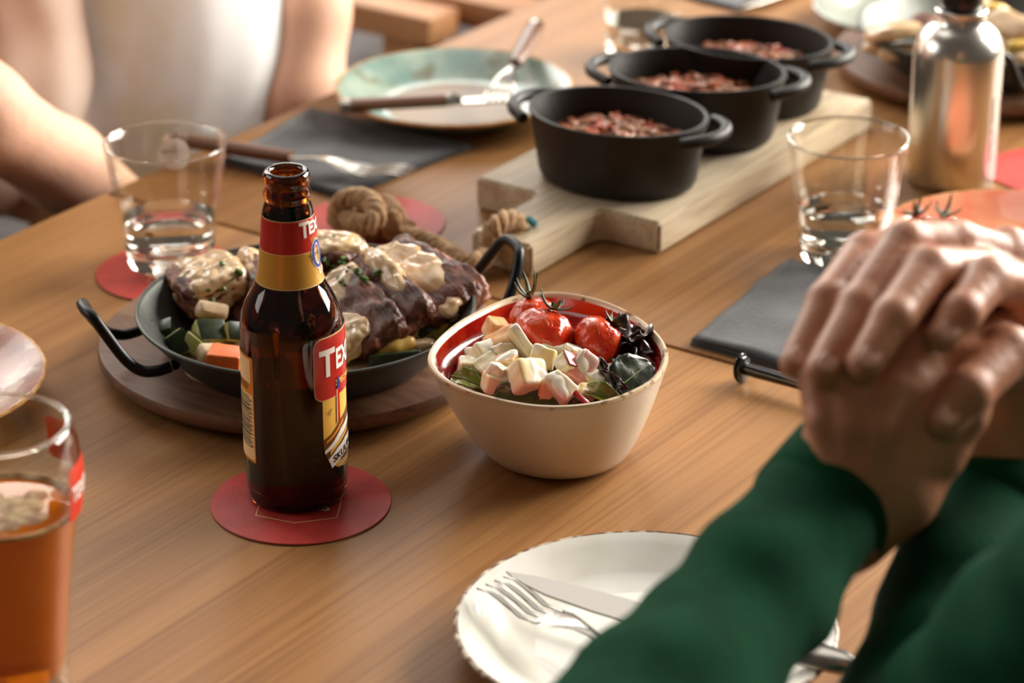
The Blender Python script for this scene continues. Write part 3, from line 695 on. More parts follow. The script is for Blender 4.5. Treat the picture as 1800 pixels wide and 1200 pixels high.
cube('square yellow cheese cube below the big tomato', 954, 630, .065, (.017, .015, .013), (62, 10, -8), M_CHEE, 11)
cube('white apple wedge with thin red edge leaning beside the tomato', 921, 610, .067, (.026, .007, .014), (25, 38, -42), M_CUBE, 12, None)
cube('red skinned apple cube at the salad centre', 995, 640, .067, (.013, .011, .010), (38, 30, 45), M_CUBE, 13, M_SKIN)
cube('pink edged apple wedge right of the red skinned cube', 1022, 650, .062, (.020, .014, .016), (40, -30, 50), M_PINKC, 14)
cube('big white apple slice with red skin line at the front', 985, 684, .060, (.020, .014, .018), (28, 30, -38), M_CUBE, 15)
cube('orange tinted cube at the front beside lettuce', 964, 686, .057, (.013, .013, .015), (5, 10, 10), M_PEACH, 16)
cube('white dressed lump between cheese cubes and tomatoes', 975, 615, .062, (.018, .012, .011), (10, 10, 0), M_CUBE, 17)
cube('white dressed cube behind the pink edged wedge', 1010, 625, .061, (.016, .012, .011), (0, 20, 30), M_CUBE, 18)
cube('small cream cube at the front right beside radicchio', 1030, 690, .056, (.010, .009, .010), (20, 15, 30), M_CHEE, 19)
cube('pale apple piece beside the dark radicchio shreds', 1048, 668, .057, (.018, .012, .012), (20, 0, 60), M_CUBE, 20)
cube('white dressed cube behind the leftmost cubes, beside a tiny onion', 838, 628, .056, (.014, .010, .010), (30, 0, 10), M_CUBE, 21)
cube('small red orange cube tucked under the left pile', 893, 662, .055, (.010, .009, .009), (0, 20, 20), mat('papaya_cube', (.74, .30, .12), .3), 22)
cube('cream cube half hidden under the big cheese cube', 912, 675, .053, (.013, .011, .010), (0, 10, 40), M_CUBE, 23)
st = mesh('apple_skin_strip', *tube(smooth_path([P(986, 655, .068), P(1005, 682, .064), P(1026, 704, .058), P(1042, 712, .054)], 5), .0022, 8, flat=.5), M_SKIN, None); tag(st, 'thin dark red apple skin strip lying across the salad front', 'fruit')
on = mesh('onion_slice', *xf(lathe([(0, -.0008), (.0075, -.0008), (.0085, 0), (.0075, .0012), (0, .0014)], 24, 1, .62), Matrix.Rotation(R(35), 4, 'X')), mat('onion_white', (.90, .86, .82), .2, sss=.3, coat=.5), None, loc=P(1078, 651, .061)); tag(on, 'shiny white onion slice between tomato and dark leaf', 'onion')
# leaves
def leaf(name, label, c, L_, W_, rot, m, curl=.3, wave=0, seed=0, cat='leaf', rib=None, nx=18, ny=8, tip=1.0, group=None):
    V, F = [], []
    for i in range(nx + 1):
        t = i / nx; w = W_ / 2 * (math.sin(math.pi * min(1, t ** .75 * .97 + .02)) ** .7) * (1 if t < .8 else tip)
        for j in range(ny + 1):
            s = j / ny * 2 - 1; x = (t - .5) * L_; y = s * w * (1 + .05 * math.sin(t * 40 + seed))
            z = curl * (abs(s) ** 1.6) * w - curl * .7 * x * x / L_ + wave * math.sin(t * 17 + s * 2.5 + seed) * abs(s) ** 1.5 + noise.noise(Vector((x * 140, y * 140, seed))) * .0009
            V.append((x, y, z))
    for i in range(nx):
        for j in range(ny): a = i * (ny + 1) + j; F.append((a, a + 1, a + ny + 2, a + ny + 1))
    t_ = thing(name, label, cat, c, 0, group); t_.rotation_euler = tuple(R(a) for a in rot)
    b = mesh('blade', V, F, m, t_, smooth='all'); sm = b.modifiers.new('thickness', 'SOLIDIFY'); sm.thickness = .0006
    if rib: mesh('midrib', *tube([((t - .5) * L_, 0, -curl * .7 * ((t - .5) * L_) ** 2 / L_ + .0004) for t in [i / 8 for i in range(9)]], lambda t: .0008 * (1.2 - t), 6), rib, t_)
    return t_
def leaf_mat(name, col, col2, vein):
    m = mat(name, col, .3, col2=col2, scale=40, coat=.25, spec=.6, sss=.03)
    N = m.node_tree.nodes; L = m.node_tree.links; tc = N.new('ShaderNodeTexCoord'); v = N.new('ShaderNodeTexVoronoi'); v.feature = 'DISTANCE_TO_EDGE'; v.inputs['Scale'].default_value = 150
    L.new(tc.outputs['Object'], v.inputs['Vector']); b = N.new('ShaderNodeBump'); b.inputs['Strength'].default_value = .22; b.inputs['Distance'].default_value = .001; L.new(v.outputs[0], b.inputs['Height']); L.new(b.outputs[0], N['Principled BSDF'].inputs['Normal']); return m
M_SPIN = leaf_mat('spinach', (.13, .17, .08), (.09, .12, .06), 0); M_LETT = leaf_mat('lettuce', (.40, .46, .14), (.52, .56, .22), 0); M_RAD = leaf_mat('radicchio', (.20, .06, .07), (.12, .05, .05), 0)
M_LETTD = leaf_mat('dark_lettuce', (.20, .26, .08), (.32, .38, .14), 0); M_RIB = mat('leaf_rib', (.42, .48, .22), .4)
leaf('spinach_leaf', 'dark green baby leaf with pale midrib standing at the right of the salad', P(1114, 660, .062), .034, .030, (38, -12, 48), M_SPIN, .25, .0006, 1, rib=M_RIB, group='salad leaves in the bowl')
leaf('lettuce_leaf', 'short pale green lettuce piece at the left front of the salad', P(822, 668, .056), .022, .014, (25, 8, -25), M_LETT, .5, .0006, 2, rib=M_RIB, group='salad leaves in the bowl')
leaf('lettuce_leaf', 'frilly green lettuce edge along the front rim under the cheese', P(930, 697, .055), .044, .018, (50, 0, -6), M_LETTD, .2, .0024, 3, rib=None, group='salad leaves in the bowl')
leaf('lettuce_leaf', 'folded green lettuce sliver beside the red strip at the front', P(980, 708, .053), .028, .010, (40, 0, -4), M_LETTD, .3, .0018, 4, group='salad leaves in the bowl')
leaf('lettuce_leaf', 'curved bright green stem leaf at the right front', P(1062, 698, .056), .030, .012, (30, 20, -20), M_LETT, 1.0, .0006, 5, rib=M_RIB, group='salad leaves in the bowl')
for k, (x, y, z, L_, W_, rot, lb) in enumerate([(1098, 592, .064, .034, .024, (30, 20, 20), 'dark purple frilly leaf beside the right tomato calyx'), (1122, 598, .062, .030, .022, (-20, 30, 70), 'purple frilly leaf against the right inner wall'),
        (1105, 622, .058, .034, .024, (20, -20, -30), 'dark frilly leaf below the right tomato'), (1128, 632, .055, .024, .018, (30, 10, 100), 'dark purple leaf behind the spinach leaf'), (1060, 655, .061, .026, .011, (50, 30, -60), 'curled purple radicchio shred beside the onion slice'),
        (1072, 672, .060, .026, .013, (60, -10, -50), 'twisted wine red radicchio piece at the front right'), (1085, 690, .051, .030, .016, (15, 0, 10), 'dark leaf at the front right rim under the spinach'), (1128, 606, .060, .022, .016, (50, 0, 30), 'small dark leaf highest on the right inner wall'),
        (1095, 682, .050, .024, .016, (20, 10, 50), 'blackish leaf under the spinach tip near the rim')]):
    leaf('radicchio_leaf', lb, P(x, y, z), L_, W_, rot, M_RAD if k not in (6, 8, 3) else M_SPIN, .5, .0026, 10 + k, nx=20, group='dark salad leaves in the bowl')
# ------------------------------------------------------------------ water glasses
M_GL = thin_glass('clear_glass')
M_BASE = mat('thick_glass_base', (.97, .97, .95), .0, trans=1.0, ior=1.45); M_WATER = mat('water', (.985, .985, .98), .0, trans=1.0, ior=1.33)
def tumbler(label, c, water=.040, h=.092, rt=.0435, rb=.030, logo=False):
    t = thing('water_glass', label, 'glass', c, 0, 'tapered water glasses')
    rr = lambda z: rb + (rt - rb) * (z / h)
    prof = [(rb - .0012, .0135), (rb + .0005, .016)] + [(rr(z), z) for z in (.02, .03, .04, .05, .06, .07, .08, .088, h)]
    mesh('glass_wall', *lathe([(rr(.0145) , .0145)] + [(rr(z), z) for z in (.02, .03, .04, .05, .06, .07, .08, .088, h - .0008)] + [(rr(h) - .0007, h), (rr(h) - .0018, h - .0006)] + [(rr(z) - .0024, z) for z in (.085, .07, .05, .03, .0165)], 80), M_GL, t, smooth='all')
    mesh('glass_rim', *tube([((rr(h) - .0009) * math.cos(2 * math.pi * k / 72), (rr(h) - .0009) * math.sin(2 * math.pi * k / 72), h - .0004) for k in range(72)], .0011, 8, True), M_BASE, t)
    mesh('thick_base', *lathe([(0, .0012), (rb - .006, .0006), (rb - .002, 0), (rb, .0015), (rr(.0145), .0145), (rr(.0145) - .003, .0155), (rb - .006, .0135), (0, .0125)], 64), M_BASE, t)
    if water: mesh('water', *lathe([(0, .0135), (rb - .006, .0145), (rr(.0175) - .0027, .0175)] + [(rr(z) - .0026, z) for z in (.03, water - .001)] + [(rr(water) - .0027, water), (0, water - .0002)], 64), M_WATER, t)
    if logo:
        v, f = grid_poly([(.0115 * math.cos(k * math.pi / 16), .0115 * math.sin(k * math.pi / 16)) for k in range(32)], .003)
        M_FR = mat('frosted_print', (.86, .84, .82), .6, trans=.6)
        w = wrap(([(p.x, p.y + .068) for p in v], f), lambda z: rr(z), R(178), .0003); lg = mesh('printed_circle', *w, M_FR, t)
        for yy, ww, hh in ((.0725, .003, .0012), (.0690, .009, .0016), (.0655, .005, .0008)):
            v, f = grid_poly([(-ww, yy), (ww, yy), (ww, yy + hh), (-ww, yy + hh)], .003); mesh('print_line', *wrap((v, f), lambda z: rr(z), R(178), .0006), mat('print_grey', (.25, .25, .26), .6), lg)
    return t
GL = P(301, 462, .0015); tumbler('clear water glass with printed circle standing on the left red coaster', GL, .036, logo=True)
GR = P(1481, 452); tumbler('clear water glass beside the dark napkin and cutting board', GR, .038)
tumbler('clear glass at the top edge behind the rear black pot', P(1128, 92), .030)

# ------------------------------------------------------------------ napkins
M_NAP = mat('dark_napkin', (.22, .225, .24), .85, col2=(.19, .195, .21), scale=60, bump=.35, bscale=500, sheen=.2)
def napkin(label, corners, layers=3, th=.0011, warp=.0012, seed=0):
    c = sum(corners, Vector()) / 4; t = thing('napkin', label, 'napkin', c, 0, 'dark paper napkins')
    for l in range(layers):
        n = 14; V, F = [], []; sh = 1 - .006 * l
        for i in range(n + 1):
            for j in range(n + 1):
                p = corners[0].lerp(corners[1], i / n).lerp(corners[3].lerp(corners[2], i / n), j / n) - c
                V.append((p.x * sh, p.y * sh, .0003 + l * (th + .0003) + warp * l * max(0, noise.noise(Vector((p.x * 25, p.y * 25, seed)))) ))
        for i in range(n):
            for j in range(n): a = i * (n + 1) + j; F.append((a, a + 1, a + n + 2, a + n + 1))
        o = mesh('folded_layer', V, F, M_NAP, t); s = o.modifiers.new('thickness', 'SOLIDIFY'); s.thickness = th; s.offset = 1
    return t
napkin('dark grey folded napkin with a fork on it, behind the bottle neck', [P(390, 288), P(600, 352), P(830, 262), P(545, 197)], 3, seed=1)
napkin('dark grey folded napkin beside the right water glass, partly behind the hands', [P(1213, 607), P(1460, 678), P(1640, 520), P(1382, 463)], 3, .0012, .002, 2)
napkin('dark napkin under a knife at the top edge of the picture', [P(1190, -5), P(1300, 22), P(1440, -40), P(1330, -70)], 2, seed=3)
napkin('dark grey napkin at the top right corner beyond the second pan', [P(1770, 10), P(1850, 30), P(1930, -20), P(1850, -40)], 2, seed=4)

# ------------------------------------------------------------------ cutting board with rope
BA = R(55.5); BW, BLn, BT = .162, .325, .0245
FC = P(1160, 392, BT)
ba = Vector((math.cos(BA), math.sin(BA), 0)); bb = Vector((-math.sin(BA), math.cos(BA), 0))
cb = thing('cutting_board', 'thick pale oak serving board with handle carrying three black pots', 'board', (FC.x, FC.y, TZ), BA)
hy0, hy1 = .052, .104; hx = -.088
out = [(0, 0), (BLn, 0), (BLn, BW), (0, BW), (0, hy1 + .008), (-.004, hy1 + .002), (-.012, hy1), (hx, hy1), (hx, hy0), (-.012, hy0), (-.004, hy0 - .002), (0, hy0 - .008)]
v, f = prism(out, 0, BT, .0022, 2)
bo = mesh('board', v, f, M_OAK, cb)
cut = mesh('hole', *lathe([(0, -.01), (.0095, -.01), (.0095, .05), (0, .05)], 24), M_OAK, None, loc=(0, 0, 0))
cut.data.transform(Matrix.Translation(((hx + .02), (hy0 + hy1) / 2, 0)))
bmod = bo.modifiers.new('b', 'BOOLEAN'); bmod.object = cut; bmod.operation = 'DIFFERENCE'; bmod.solver = 'EXACT'; cut.parent = cb
dg = bpy.context.evaluated_depsgraph_get(); dg.update(); nm = bpy.data.meshes.new_from_object(bo.evaluated_get(dg)); bo.modifiers.clear(); bo.data = nm; bpy.data.objects.remove(cut)
nm.materials.clear(); nm.materials.append(M_OAK); nm.polygons.foreach_set('use_smooth', [True] * len(nm.polygons)); nm.set_sharp_from_angle(angle=R(38))
def bpt(x, y, z): return Vector((FC.x, FC.y, TZ)) + ba * x + bb * y + Vector((0, 0, z))
M_ROPE = mat('jute_rope', (.74, .59, .42), .9, col2=(.60, .45, .29), scale=150, bump=.8, bscale=500, sheen=.3)
hc = (hx + .02, (hy0 + hy1) / 2)
rp = [P(720, 398, .008), P(690, 404, .0075), P(640, 405, .008), P(602, 398, .010), P(592, 376, .018), P(606, 352, .030), P(636, 348, .034), P(660, 366, .034), P(655, 392, .027), P(625, 392, .020), P(606, 372, .016), P(640, 360, .016), P(680, 362, .022), P(696, 384, .022), P(688, 402, .014),
      P(715, 415, .009), P(745, 424, .008), P(780, 440, .0085), P(812, 462, .010), P(836, 462, .014), bpt(hx - .009, hc[1] + .004, .016), bpt(hx - .005, hc[1] + .004, .030), bpt(hx + .008, hc[1] + .002, .0345), bpt(hc[0], hc[1], .029), bpt(hc[0], hc[1], .012), bpt(hc[0] - .001, hc[1], .004)]
path = smooth_path(rp, 14); fr = frames(path)
rope = thing('rope_loop', 'knotted brown jute rope tied through the cutting board handle', 'rope', P(640, 395))
# arc length for the twist
s_ = [0]
for a, b in zip(path, path[1:]): s_.append(s_[-1] + (b - a).length)
for k in range(3):
    pts = []
    for i, p in enumerate(path):
        a = s_[i] / .022 * 2 * math.pi + k * 2 * math.pi / 3
        pts.append(p + (fr[i][1] * math.cos(a) + fr[i][2] * math.sin(a)) * .0042 - rope.location)
    mesh('strand', *tube(pts, .0040, 8), M_ROPE, rope)

tp = mesh('rope_tape', *bmbox(.009, .004, .0045, .001), mat('teal_tape', (.20, .50, .55), .4), rope, loc=bpt(hc[0] + .010, hc[1] - .006, .0285) - rope.location, rot=(.2, .4, R(-40))); tp['label'] = 'teal tape at the rope end'
# ------------------------------------------------------------------ cast iron pots
M_CAST = mat('cast_iron', (.115, .10, .085), .5, .0, col2=(.10, .085, .07), scale=40, bump=.12, bscale=300, spec=.45)
M_STEW = mat('pulled_meat', (.44, .24, .12), .4, col2=(.56, .36, .20), scale=60, bump=.4, bscale=200, col3=(.64, .24, .07), scale3=45, lo3=.48, hi3=.60)
def pot(label, slabel, c, a_, seed):
    t = thing('cast_iron_pot', label, 'pot', c, a_, 'oval black cast iron pots')
    a, b, h = .0695, .0540, .0545; e = b / a
    mesh('pot_body', *lathe([(0, .001), (.050, .001), (.055, 0), (.0592, .0025), (.0615, .008), (.0655, .035), (a - .0012, h - .004), (a, h - .002), (a - .0004, h - .0003), (a - .0016, h), (a - .0036, h - .0006), (a - .0045, h - .004), (.0610, .034), (.0570, .010), (.052, .005), (0, .0045)], 96, 1, e), M_CAST, t)
    for s in (-1, 1):
        pts = [(s * (a - .006), -.030, h - .007), (s * (a + .004), -.0225, h - .0055), (s * (a + .0115), -.013, h - .005), (s * (a + .0145), 0, h - .005), (s * (a + .0115), .013, h - .005), (s * (a + .004), .0225, h - .0055), (s * (a - .006), .030, h - .007)]
        mesh('loop_handle', *tube(smooth_path(pts, 6), .0046, 10), M_CAST, t)
    rnd = random.Random(seed); parts = []
    V, F = lathe([(r_ * .0575, .040) for r_ in (1, .85, .7, .5, .3, .1)] + [(0, .040)], 40, 1, e * .97)
    def top(x, y): return .031 + .008 * (1 - (x / .06) ** 2 - (y / .046) ** 2) + noise.noise(Vector((x * 90, y * 90, seed))) * .003
    parts.append(([(p[0], p[1], top(p[0], p[1])) for p in V], F))
    for _ in range(230):
        r_, an = math.sqrt(rnd.random()) * .051, rnd.uniform(0, 6.28); x, y = r_ * math.cos(an), r_ * math.sin(an) * e * .95
        s = rnd.uniform(.0025, .0058); m4 = Matrix.Translation((x, y, top(x, y) + .001)) @ Matrix.Rotation(rnd.uniform(0, 6), 4, 'Z') @ Matrix.Rotation(rnd.uniform(-.9, .9), 4, 'X')
        parts.append(xf(bmbox(s * rnd.uniform(1.2, 2.2), s, s * .8, s * .22, 1, jit=s * .18, seed=rnd.randint(0, 9999)), m4))
    o = mesh('pulled_meat', *join(*parts), M_STEW, None, loc=c, rot=(0, 0, a_)); tag(o, slabel, 'food', 'pulled meat in the black pots', 'stuff')
    return t
pot('oval black cast iron pot nearest the board handle', 'chopped reddish meat in the front black pot', Vector((.0785, 1.985, TZ + BT)), R(-27), 1)
pot('oval black cast iron pot in the middle of the row', 'chopped reddish meat in the middle black pot', Vector((.1425, 2.081, TZ + BT)), R(-15), 2)
pot('oval black cast iron pot farthest back on the board', 'chopped reddish meat in the rear black pot', Vector((.188, 2.160, TZ + BT)), R(-27), 3)

# ------------------------------------------------------------------ plates
def plate(name, label, c, m, edge, r=.1, h=.018, well=None, group='round glazed plates'):
    t = thing(name, label, 'plate', c, 0, group)
    pr = [(0, .002), (r * .52, .002), (r * .55, 0), (r * .60, .0006), (r * .72, .0045), (r * .88, h - .0045), (r * .985, h - .001), (r, h + .0003), (r * .985, h + .0020), (r * .90, h - .0012), (r * .76, .0085), (r * .66, .0052), (r * .58, .0042)]
    mesh('plate_body', *lathe(pr, 120), m, t)
    mesh('plate_well', *lathe([(r * .58, .0042), (r * .4, .0040), (0, .0040)], 80), well or m, t)
    pts = []
    for k in range(160):
        a = 2 * math.pi * k / 160; rr = r * .997 + noise.noise(Vector((math.cos(a) * 14, math.sin(a) * 14, r))) * .0007
        pts.append((rr * math.cos(a), rr * math.sin(a), h + .0006 + noise.noise(Vector((math.cos(a) * 20, math.sin(a) * 20, 3))) * .0003))
    mesh('rim_edge', *tube(pts, .0016, 8, True), edge, t); return t
M_PW = mat('white_glaze', (.88, .87, .84), .30, coat=.15, col2=(.84, .83, .78), scale=30); M_EDGEB = mat('brown_rim_glaze', (.42, .27, .16), .4, col2=(.80, .74, .66), scale=160, lo=.45, hi=.6)
M_PT = mat('teal_glaze', (.45, .56, .53), .28, coat=.3, col2=(.60, .66, .60), scale=25, col3=(.42, .40, .30), scale3=40, lo3=.58, hi3=.7); M_PTW = mat('sand_glaze', (.55, .46, .36), .42, spec=.25, coat=.0, col2=(.52, .46, .40), scale=24)
M_PR = mat('coral_glaze', (.82, .46, .34), .18, coat=.6, col2=(.86, .58, .44), scale=22); M_EDGEO = mat('ochre_rim_glaze', (.70, .46, .22), .35, col2=(.80, .62, .40), scale=120)
M_PL = mat('rose_brown_glaze', (.74, .47, .37), .32, coat=.2, col2=(.52, .28, .20), scale=26, col3=(.78, .66, .58), scale3=40, lo3=.52, hi3=.62); M_PG = mat('grey_green_glaze', (.58, .60, .56), .2, coat=.4)
WP = P(1135, 1096, .018); plate('dinner_plate', 'white glazed plate with rough brown rim at the front', (WP.x, WP.y, TZ), M_PW, M_EDGEB, .1025)
TP = P(798, 153, .020); plate('dinner_plate', 'green and sand glazed plate with used knife and fork', (TP.x, TP.y, TZ), M_PT, M_EDGEO, .0965, .020, M_PTW)
RP = P(1792, 428, .018); plate('dinner_plate', 'coral glazed plate with tomato leftovers behind the hands', (RP.x, RP.y, TZ), M_PR, M_EDGEO, .102)
LP = P(-205, 664, .018); plate('dinner_plate', 'rose brown glazed plate at the left frame edge', (LP.x, LP.y, TZ), M_PL, M_EDGEO, .102)
GP = P(1600, 12, .018); plate('dinner_plate', 'grey green plate at the top right behind the second pan', (GP.x, GP.y, TZ), M_PG, M_PG, .085)
# leftovers on the coral plate
for x, y, sd, lb in ((1612, 385, 2, 'left green tomato calyx on the coral plate'), (1660, 388, 7, 'right green tomato calyx on the coral plate')):
    t = thing('tomato_leftover', lb, 'tomato', P(x, y, .012), 0, 'tomato leftovers on the coral plate')
    calyx(t, Vector((0, 0, .004)), 6, .012, sd, .9); mesh('tomato_skin', *lump_box(.018, .010, .005, sd, .0006, 2.4, 6, 0), M_TOM, t, 'all')

# ------------------------------------------------------------------ cutlery
def fork(label, p, q, handle='steel', L_=.19, group='forks'):
    t = thing('fork', label, 'fork', p, 0, group); place(t, p, q)
    # local x from the tine tips back to the handle end
    hz = lambda x: .0035 + .006 * math.exp(-((x - .010) / .018) ** 2) * (x < .03) + .0055 * math.exp(-((x - .072) / .022) ** 2)
    for k in range(4):
        y = (k - 1.5) * .0060
        secs = [((x, y * (1 + .10 * (1 - x / .045)), hz(x)), .0004 + .0014 * min(1, x / .012), .0008) for x in [.0, .004, .01, .018, .026, .034, .042, .048]]
        mesh('tine', *strip(secs, 8), M_STEEL, t)
    mesh('head', *strip([((x, 0, hz(x) - .0004), w, .0010) for x, w in ((.044, .0108), (.049, .0112), (.055, .0105), (.062, .0080), (.070, .0052), (.080, .0036), (.092, .0032), (.104, .0036))], 12), M_STEEL, t)
    if handle == 'steel': mesh('handle', *strip([((x, 0, .004 - .002 * (x - .1) / .09), w, .0016) for x, w in ((.100, .0034), (.12, .0042), (.15, .0060), (.178, .0078), (.187, .0068), (L_, .0035))], 12), M_STEEL, t)
    else:
        h = mesh('handle', *strip([((x, 0, .0045), w, .0052) for x, w in ((.100, .0055), (.104, .0075), (.13, .0085), (.17, .0095), (.196, .0090), (.200, .0070))], 16), M_HAND, t)
        mesh('end_cap', *strip([((x, 0, .0045), w, .0054) for x, w in ((.199, .0088), (.204, .0088), (.206, .007))], 16), M_STEEL, h)
    return t
def knife(label, p, q, handle='steel', group='knives', roll=0):
    t = thing('knife', label, 'knife', p, 0, group); place(t, p, q); t.rotation_euler.x = roll
    o = [(0, .006), (.008, .0015), (.03, -.0035), (.06, -.0065), (.09, -.0078), (.104, -.007), (.110, -.003), (.110, .0075), (.06, .0085), (.02, .0080)]
    mesh('blade', *prism(o, .0008, .0026, .0005, 1), M_STEEL, t)
    if handle == 'steel': mesh('handle', *strip([((x, .001, .0035), w, hh) for x, w, hh in ((.106, .006, .002), (.118, .0055, .0032), (.15, .0075, .004), (.19, .0088, .0042), (.205, .008, .004), (.21, .005, .003))], 14), M_STEEL, t)
    else:
        mesh('bolster', *strip([((x, .001, .0045), w, hh) for x, w, hh in ((.106, .0065, .0022), (.114, .0080, .0055), (.120, .0082, .0058))], 14), M_STEEL, t)
        h = mesh('handle', *strip([((x, .001, .0045), w, .0058) for x, w in ((.119, .0078), (.15, .0088), (.19, .0098), (.205, .0095))], 16), M_HAND, t)
        mesh('end_cap', *strip([((x, .001, .0045), w, .006) for x, w in ((.204, .0096), (.210, .0096), (.213, .007))], 16), M_STEEL, h)
    return t
f0 = P(862, 1046, .0165); f1 = f0 + Vector((math.cos(R(-47)) * .19, math.sin(R(-47)) * .19, .004)); fork('steel fork resting tines up on the white plate', f0, f1)
k0 = P(880, 1021, .0170); k1 = k0 + Vector((math.cos(R(-29)) * .21, math.sin(R(-29)) * .21, .003)); knife('steel knife on the white plate, tip at the rim beside the fork', k0, k1, roll=R(20))
a, b = P(722, 322, .005), P(398, 268, .010); fork('wooden handled fork lying on the dark napkin behind the bottle', a, b, 'wood')
a, b = P(1020, 170, .021), P(612, 193, .021); knife('wooden handled knife across the green plate front', a, b, 'wood').scale = (.92, .92, .92)
a, b = P(868, 188, .020), P(942, 52, .034); fork('wooden handled fork leaning on the far rim of the green plate', a, b, 'wood').scale = (.80, .85, .85)
a, b = P(1300, 22, .004), P(1420, -30, .004); knife('steel knife on the dark napkin at the top edge', a, b)
# slim black utensil lying in front of the right napkin
u0, u1 = P(1311, 648, .010), P(1520, 702, .012); t = thing('black_utensil', 'slim black utensil with a round glassy disc end beside the right napkin', 'utensil', u0, yaw(u0, u1))
M_BP = mat('glossy_black', (.03, .03, .03), .2, coat=.4)
mesh('stem', *strip([((x, 0, 0), w, hh) for x, w, hh in ((0, .004, .0042), (.01, .0045, .0042), (.04, .004, .0036), (.09, .0035, .003), (.10, .002, .002))], 12), M_BP, t)
mesh('disc', *xf(lathe([(0, -.0016), (.0078, -.0016), (.0086, -.001), (.0086, .001), (.0078, .0016), (0, .0016)], 32), Matrix.Translation((-.002, 0, -.0008)) @ Matrix.Rotation(R(84), 4, 'Y')), mat('smoked_glass', (.18, .18, .17), .08, trans=.5, coat=.5), t)
mesh('disc_rim', *xf(tube([(.0088 * math.cos(k * math.pi / 16), .0088 * math.sin(k * math.pi / 16), 0) for k in range(32)], .0011, 6, True), Matrix.Translation((-.003, 0, -.0002)) @ Matrix.Rotation(R(84), 4, 'Y')), M_BP, t)

# ------------------------------------------------------------------ steel flask
FL = P(1670, 316); t = thing('steel_flask', 'brushed steel drinking flask with black screw cap', 'bottle', FL)
M_FLK = mat('brushed_steel', (.86, .84, .81), .25, 1.0, bump=.05, bscale=120, stretch=(1, 1, .05))
mesh('flask_body', *lathe([(0, .003), (.029, .002), (.032, 0), (.0336, .0025), (.0340, .006), (.0340, .104), (.0334, .109), (.0315, .1145), (.0285, .1195), (.0245, .1235), (.0210, .1260), (.0192, .1285), (.0188, .1335), (.0196, .1345), (.0196, .1372), (.0186, .1382), (.0140, .1384), (0, .1384)], 96), M_FLK, t)
cp = mesh('screw_cap', *lathe([(0, .1384), (.0150, .1386), (.0158, .140), (.0158, .151), (.0150, .154), (.010, .156), (0, .1565)], 64), mat('black_plastic', (.045, .045, .05), .35), t)
mesh('carry_loop', *tube(smooth_path([(-.012, 0, .152), (-.012, 0, .165), (-.007, 0, .174), (.007, 0, .174), (.012, 0, .165), (.012, 0, .152)], 6), .004, 10), _M['black_plastic'], cp)
rnd = random.Random(3)
for k in range(16):
    z = .024 + k * .0032; w = rnd.uniform(.0008, .0020); v, f = grid_poly([(-w, z), (w, z), (w, z + .0022), (-w, z + .0022)], .003)
    mesh('print_mark', *wrap((v, f), .0340, R(48), .0002), mat('flask_print', (.40, .39, .38), .5), t)

# ------------------------------------------------------------------ beer glass
rcn = D(-6, 746, 1.43); HG = rcn.z - TZ
bg = thing('beer_glass', 'tall curved glass of amber beer with red print, front left', 'glass', (rcn.x, rcn.y, TZ))
gp = [(.0285, .004), (.0275, .012), (.0285, .03), (.0322, .065), (.0362, .092), (.0398, .115), (.0413, .128), (.0412, .138), (.0398, .149), (.0378, .157), (.0366, HG - .0008)]
mesh('glass_wall', *lathe([(0, .001), (.026, 0), (.028, .001)] + gp + [(.0358, HG), (.0350, HG - .001)] + [(r - .0016, z) for r, z in gp[::-1][1:-2]] + [(.024, .016), (0, .015)], 96), M_GL, bg, smooth='all')
mesh('glass_rim', *tube([(.0358 * math.cos(2 * math.pi * k / 80), .0358 * math.sin(2 * math.pi * k / 80), HG - .0003) for k in range(80)], .0013, 8, True), M_BASE, bg)
def gr(z): return float(np.interp(z, [p[1] for p in gp], [p[0] for p in gp]))
zb = .112
mb = mat('amber_beer', (.88, .50, .07), .06, trans=.4, ior=1.33, sss=.3, col2=(.84, .43, .05), scale=14)
mesh('beer', *lathe([(0, .017), (.0235, .018)] + [(gr(z) - .002, z) for z in (.03, .05, .07, .09, .105, zb)] + [(gr(zb) - .003, zb + .0002), (0, zb)], 72), mb, bg)
M_FOAM = mat('beer_foam', (.80, .68, .50), .6, col2=(.58, .38, .20), scale=90, bump=.4, bscale=200, sss=.2)
V, F = [], []; n = 90
for k in range(n):
    a = 2 * math.pi * k / n; wid = .0035 + .006 * max(0, noise.noise(Vector((math.cos(a) * 2.2, math.sin(a) * 2.2, 5))))
    for rr, zz in ((gr(zb) - .0021, .0003), (gr(zb) - .0022, .0024), (gr(zb) - .0035, .0022), (gr(zb) - .002 - wid, .0004)): V.append((rr * math.cos(a), rr * math.sin(a), zb + zz))
for k in range(n):
    for j in range(3): F.append((k * 4 + j, ((k + 1) % n) * 4 + j, ((k + 1) % n) * 4 + j + 1, k * 4 + j + 1))
fo = mesh('foam_ring', V, F, M_FOAM, bg)
for k, (x, y, s) in enumerate(((.008, .002, .012), (-.010, .010, .009), (.016, -.010, .008), (.004, -.016, .009), (-.016, -.006, .010), (.014, .014, .007))):
    v, f = lathe([(s, .0001), (s * .8, .0005), (s * .4, .0006), (0, .0006)], 20); mesh('foam_patch', [(p[0] * (1 + .25 * noise.noise(Vector((p[0] * 200, p[1] * 200, k)))) + x, p[1] * (1 + .25 * noise.noise(Vector((p[0] * 150, p[1] * 150, k + 5)))) + y, p[2] + zb) for p in v], f, M_FOAM, bg)
def gpoly(nm, pts, m, par, phi, off): return mesh(nm, *wrap(grid_poly(pts, .003), gr, phi, off), m, par)
M_GRED = mat('glass_print_red', (.80, .20, .10), .35)
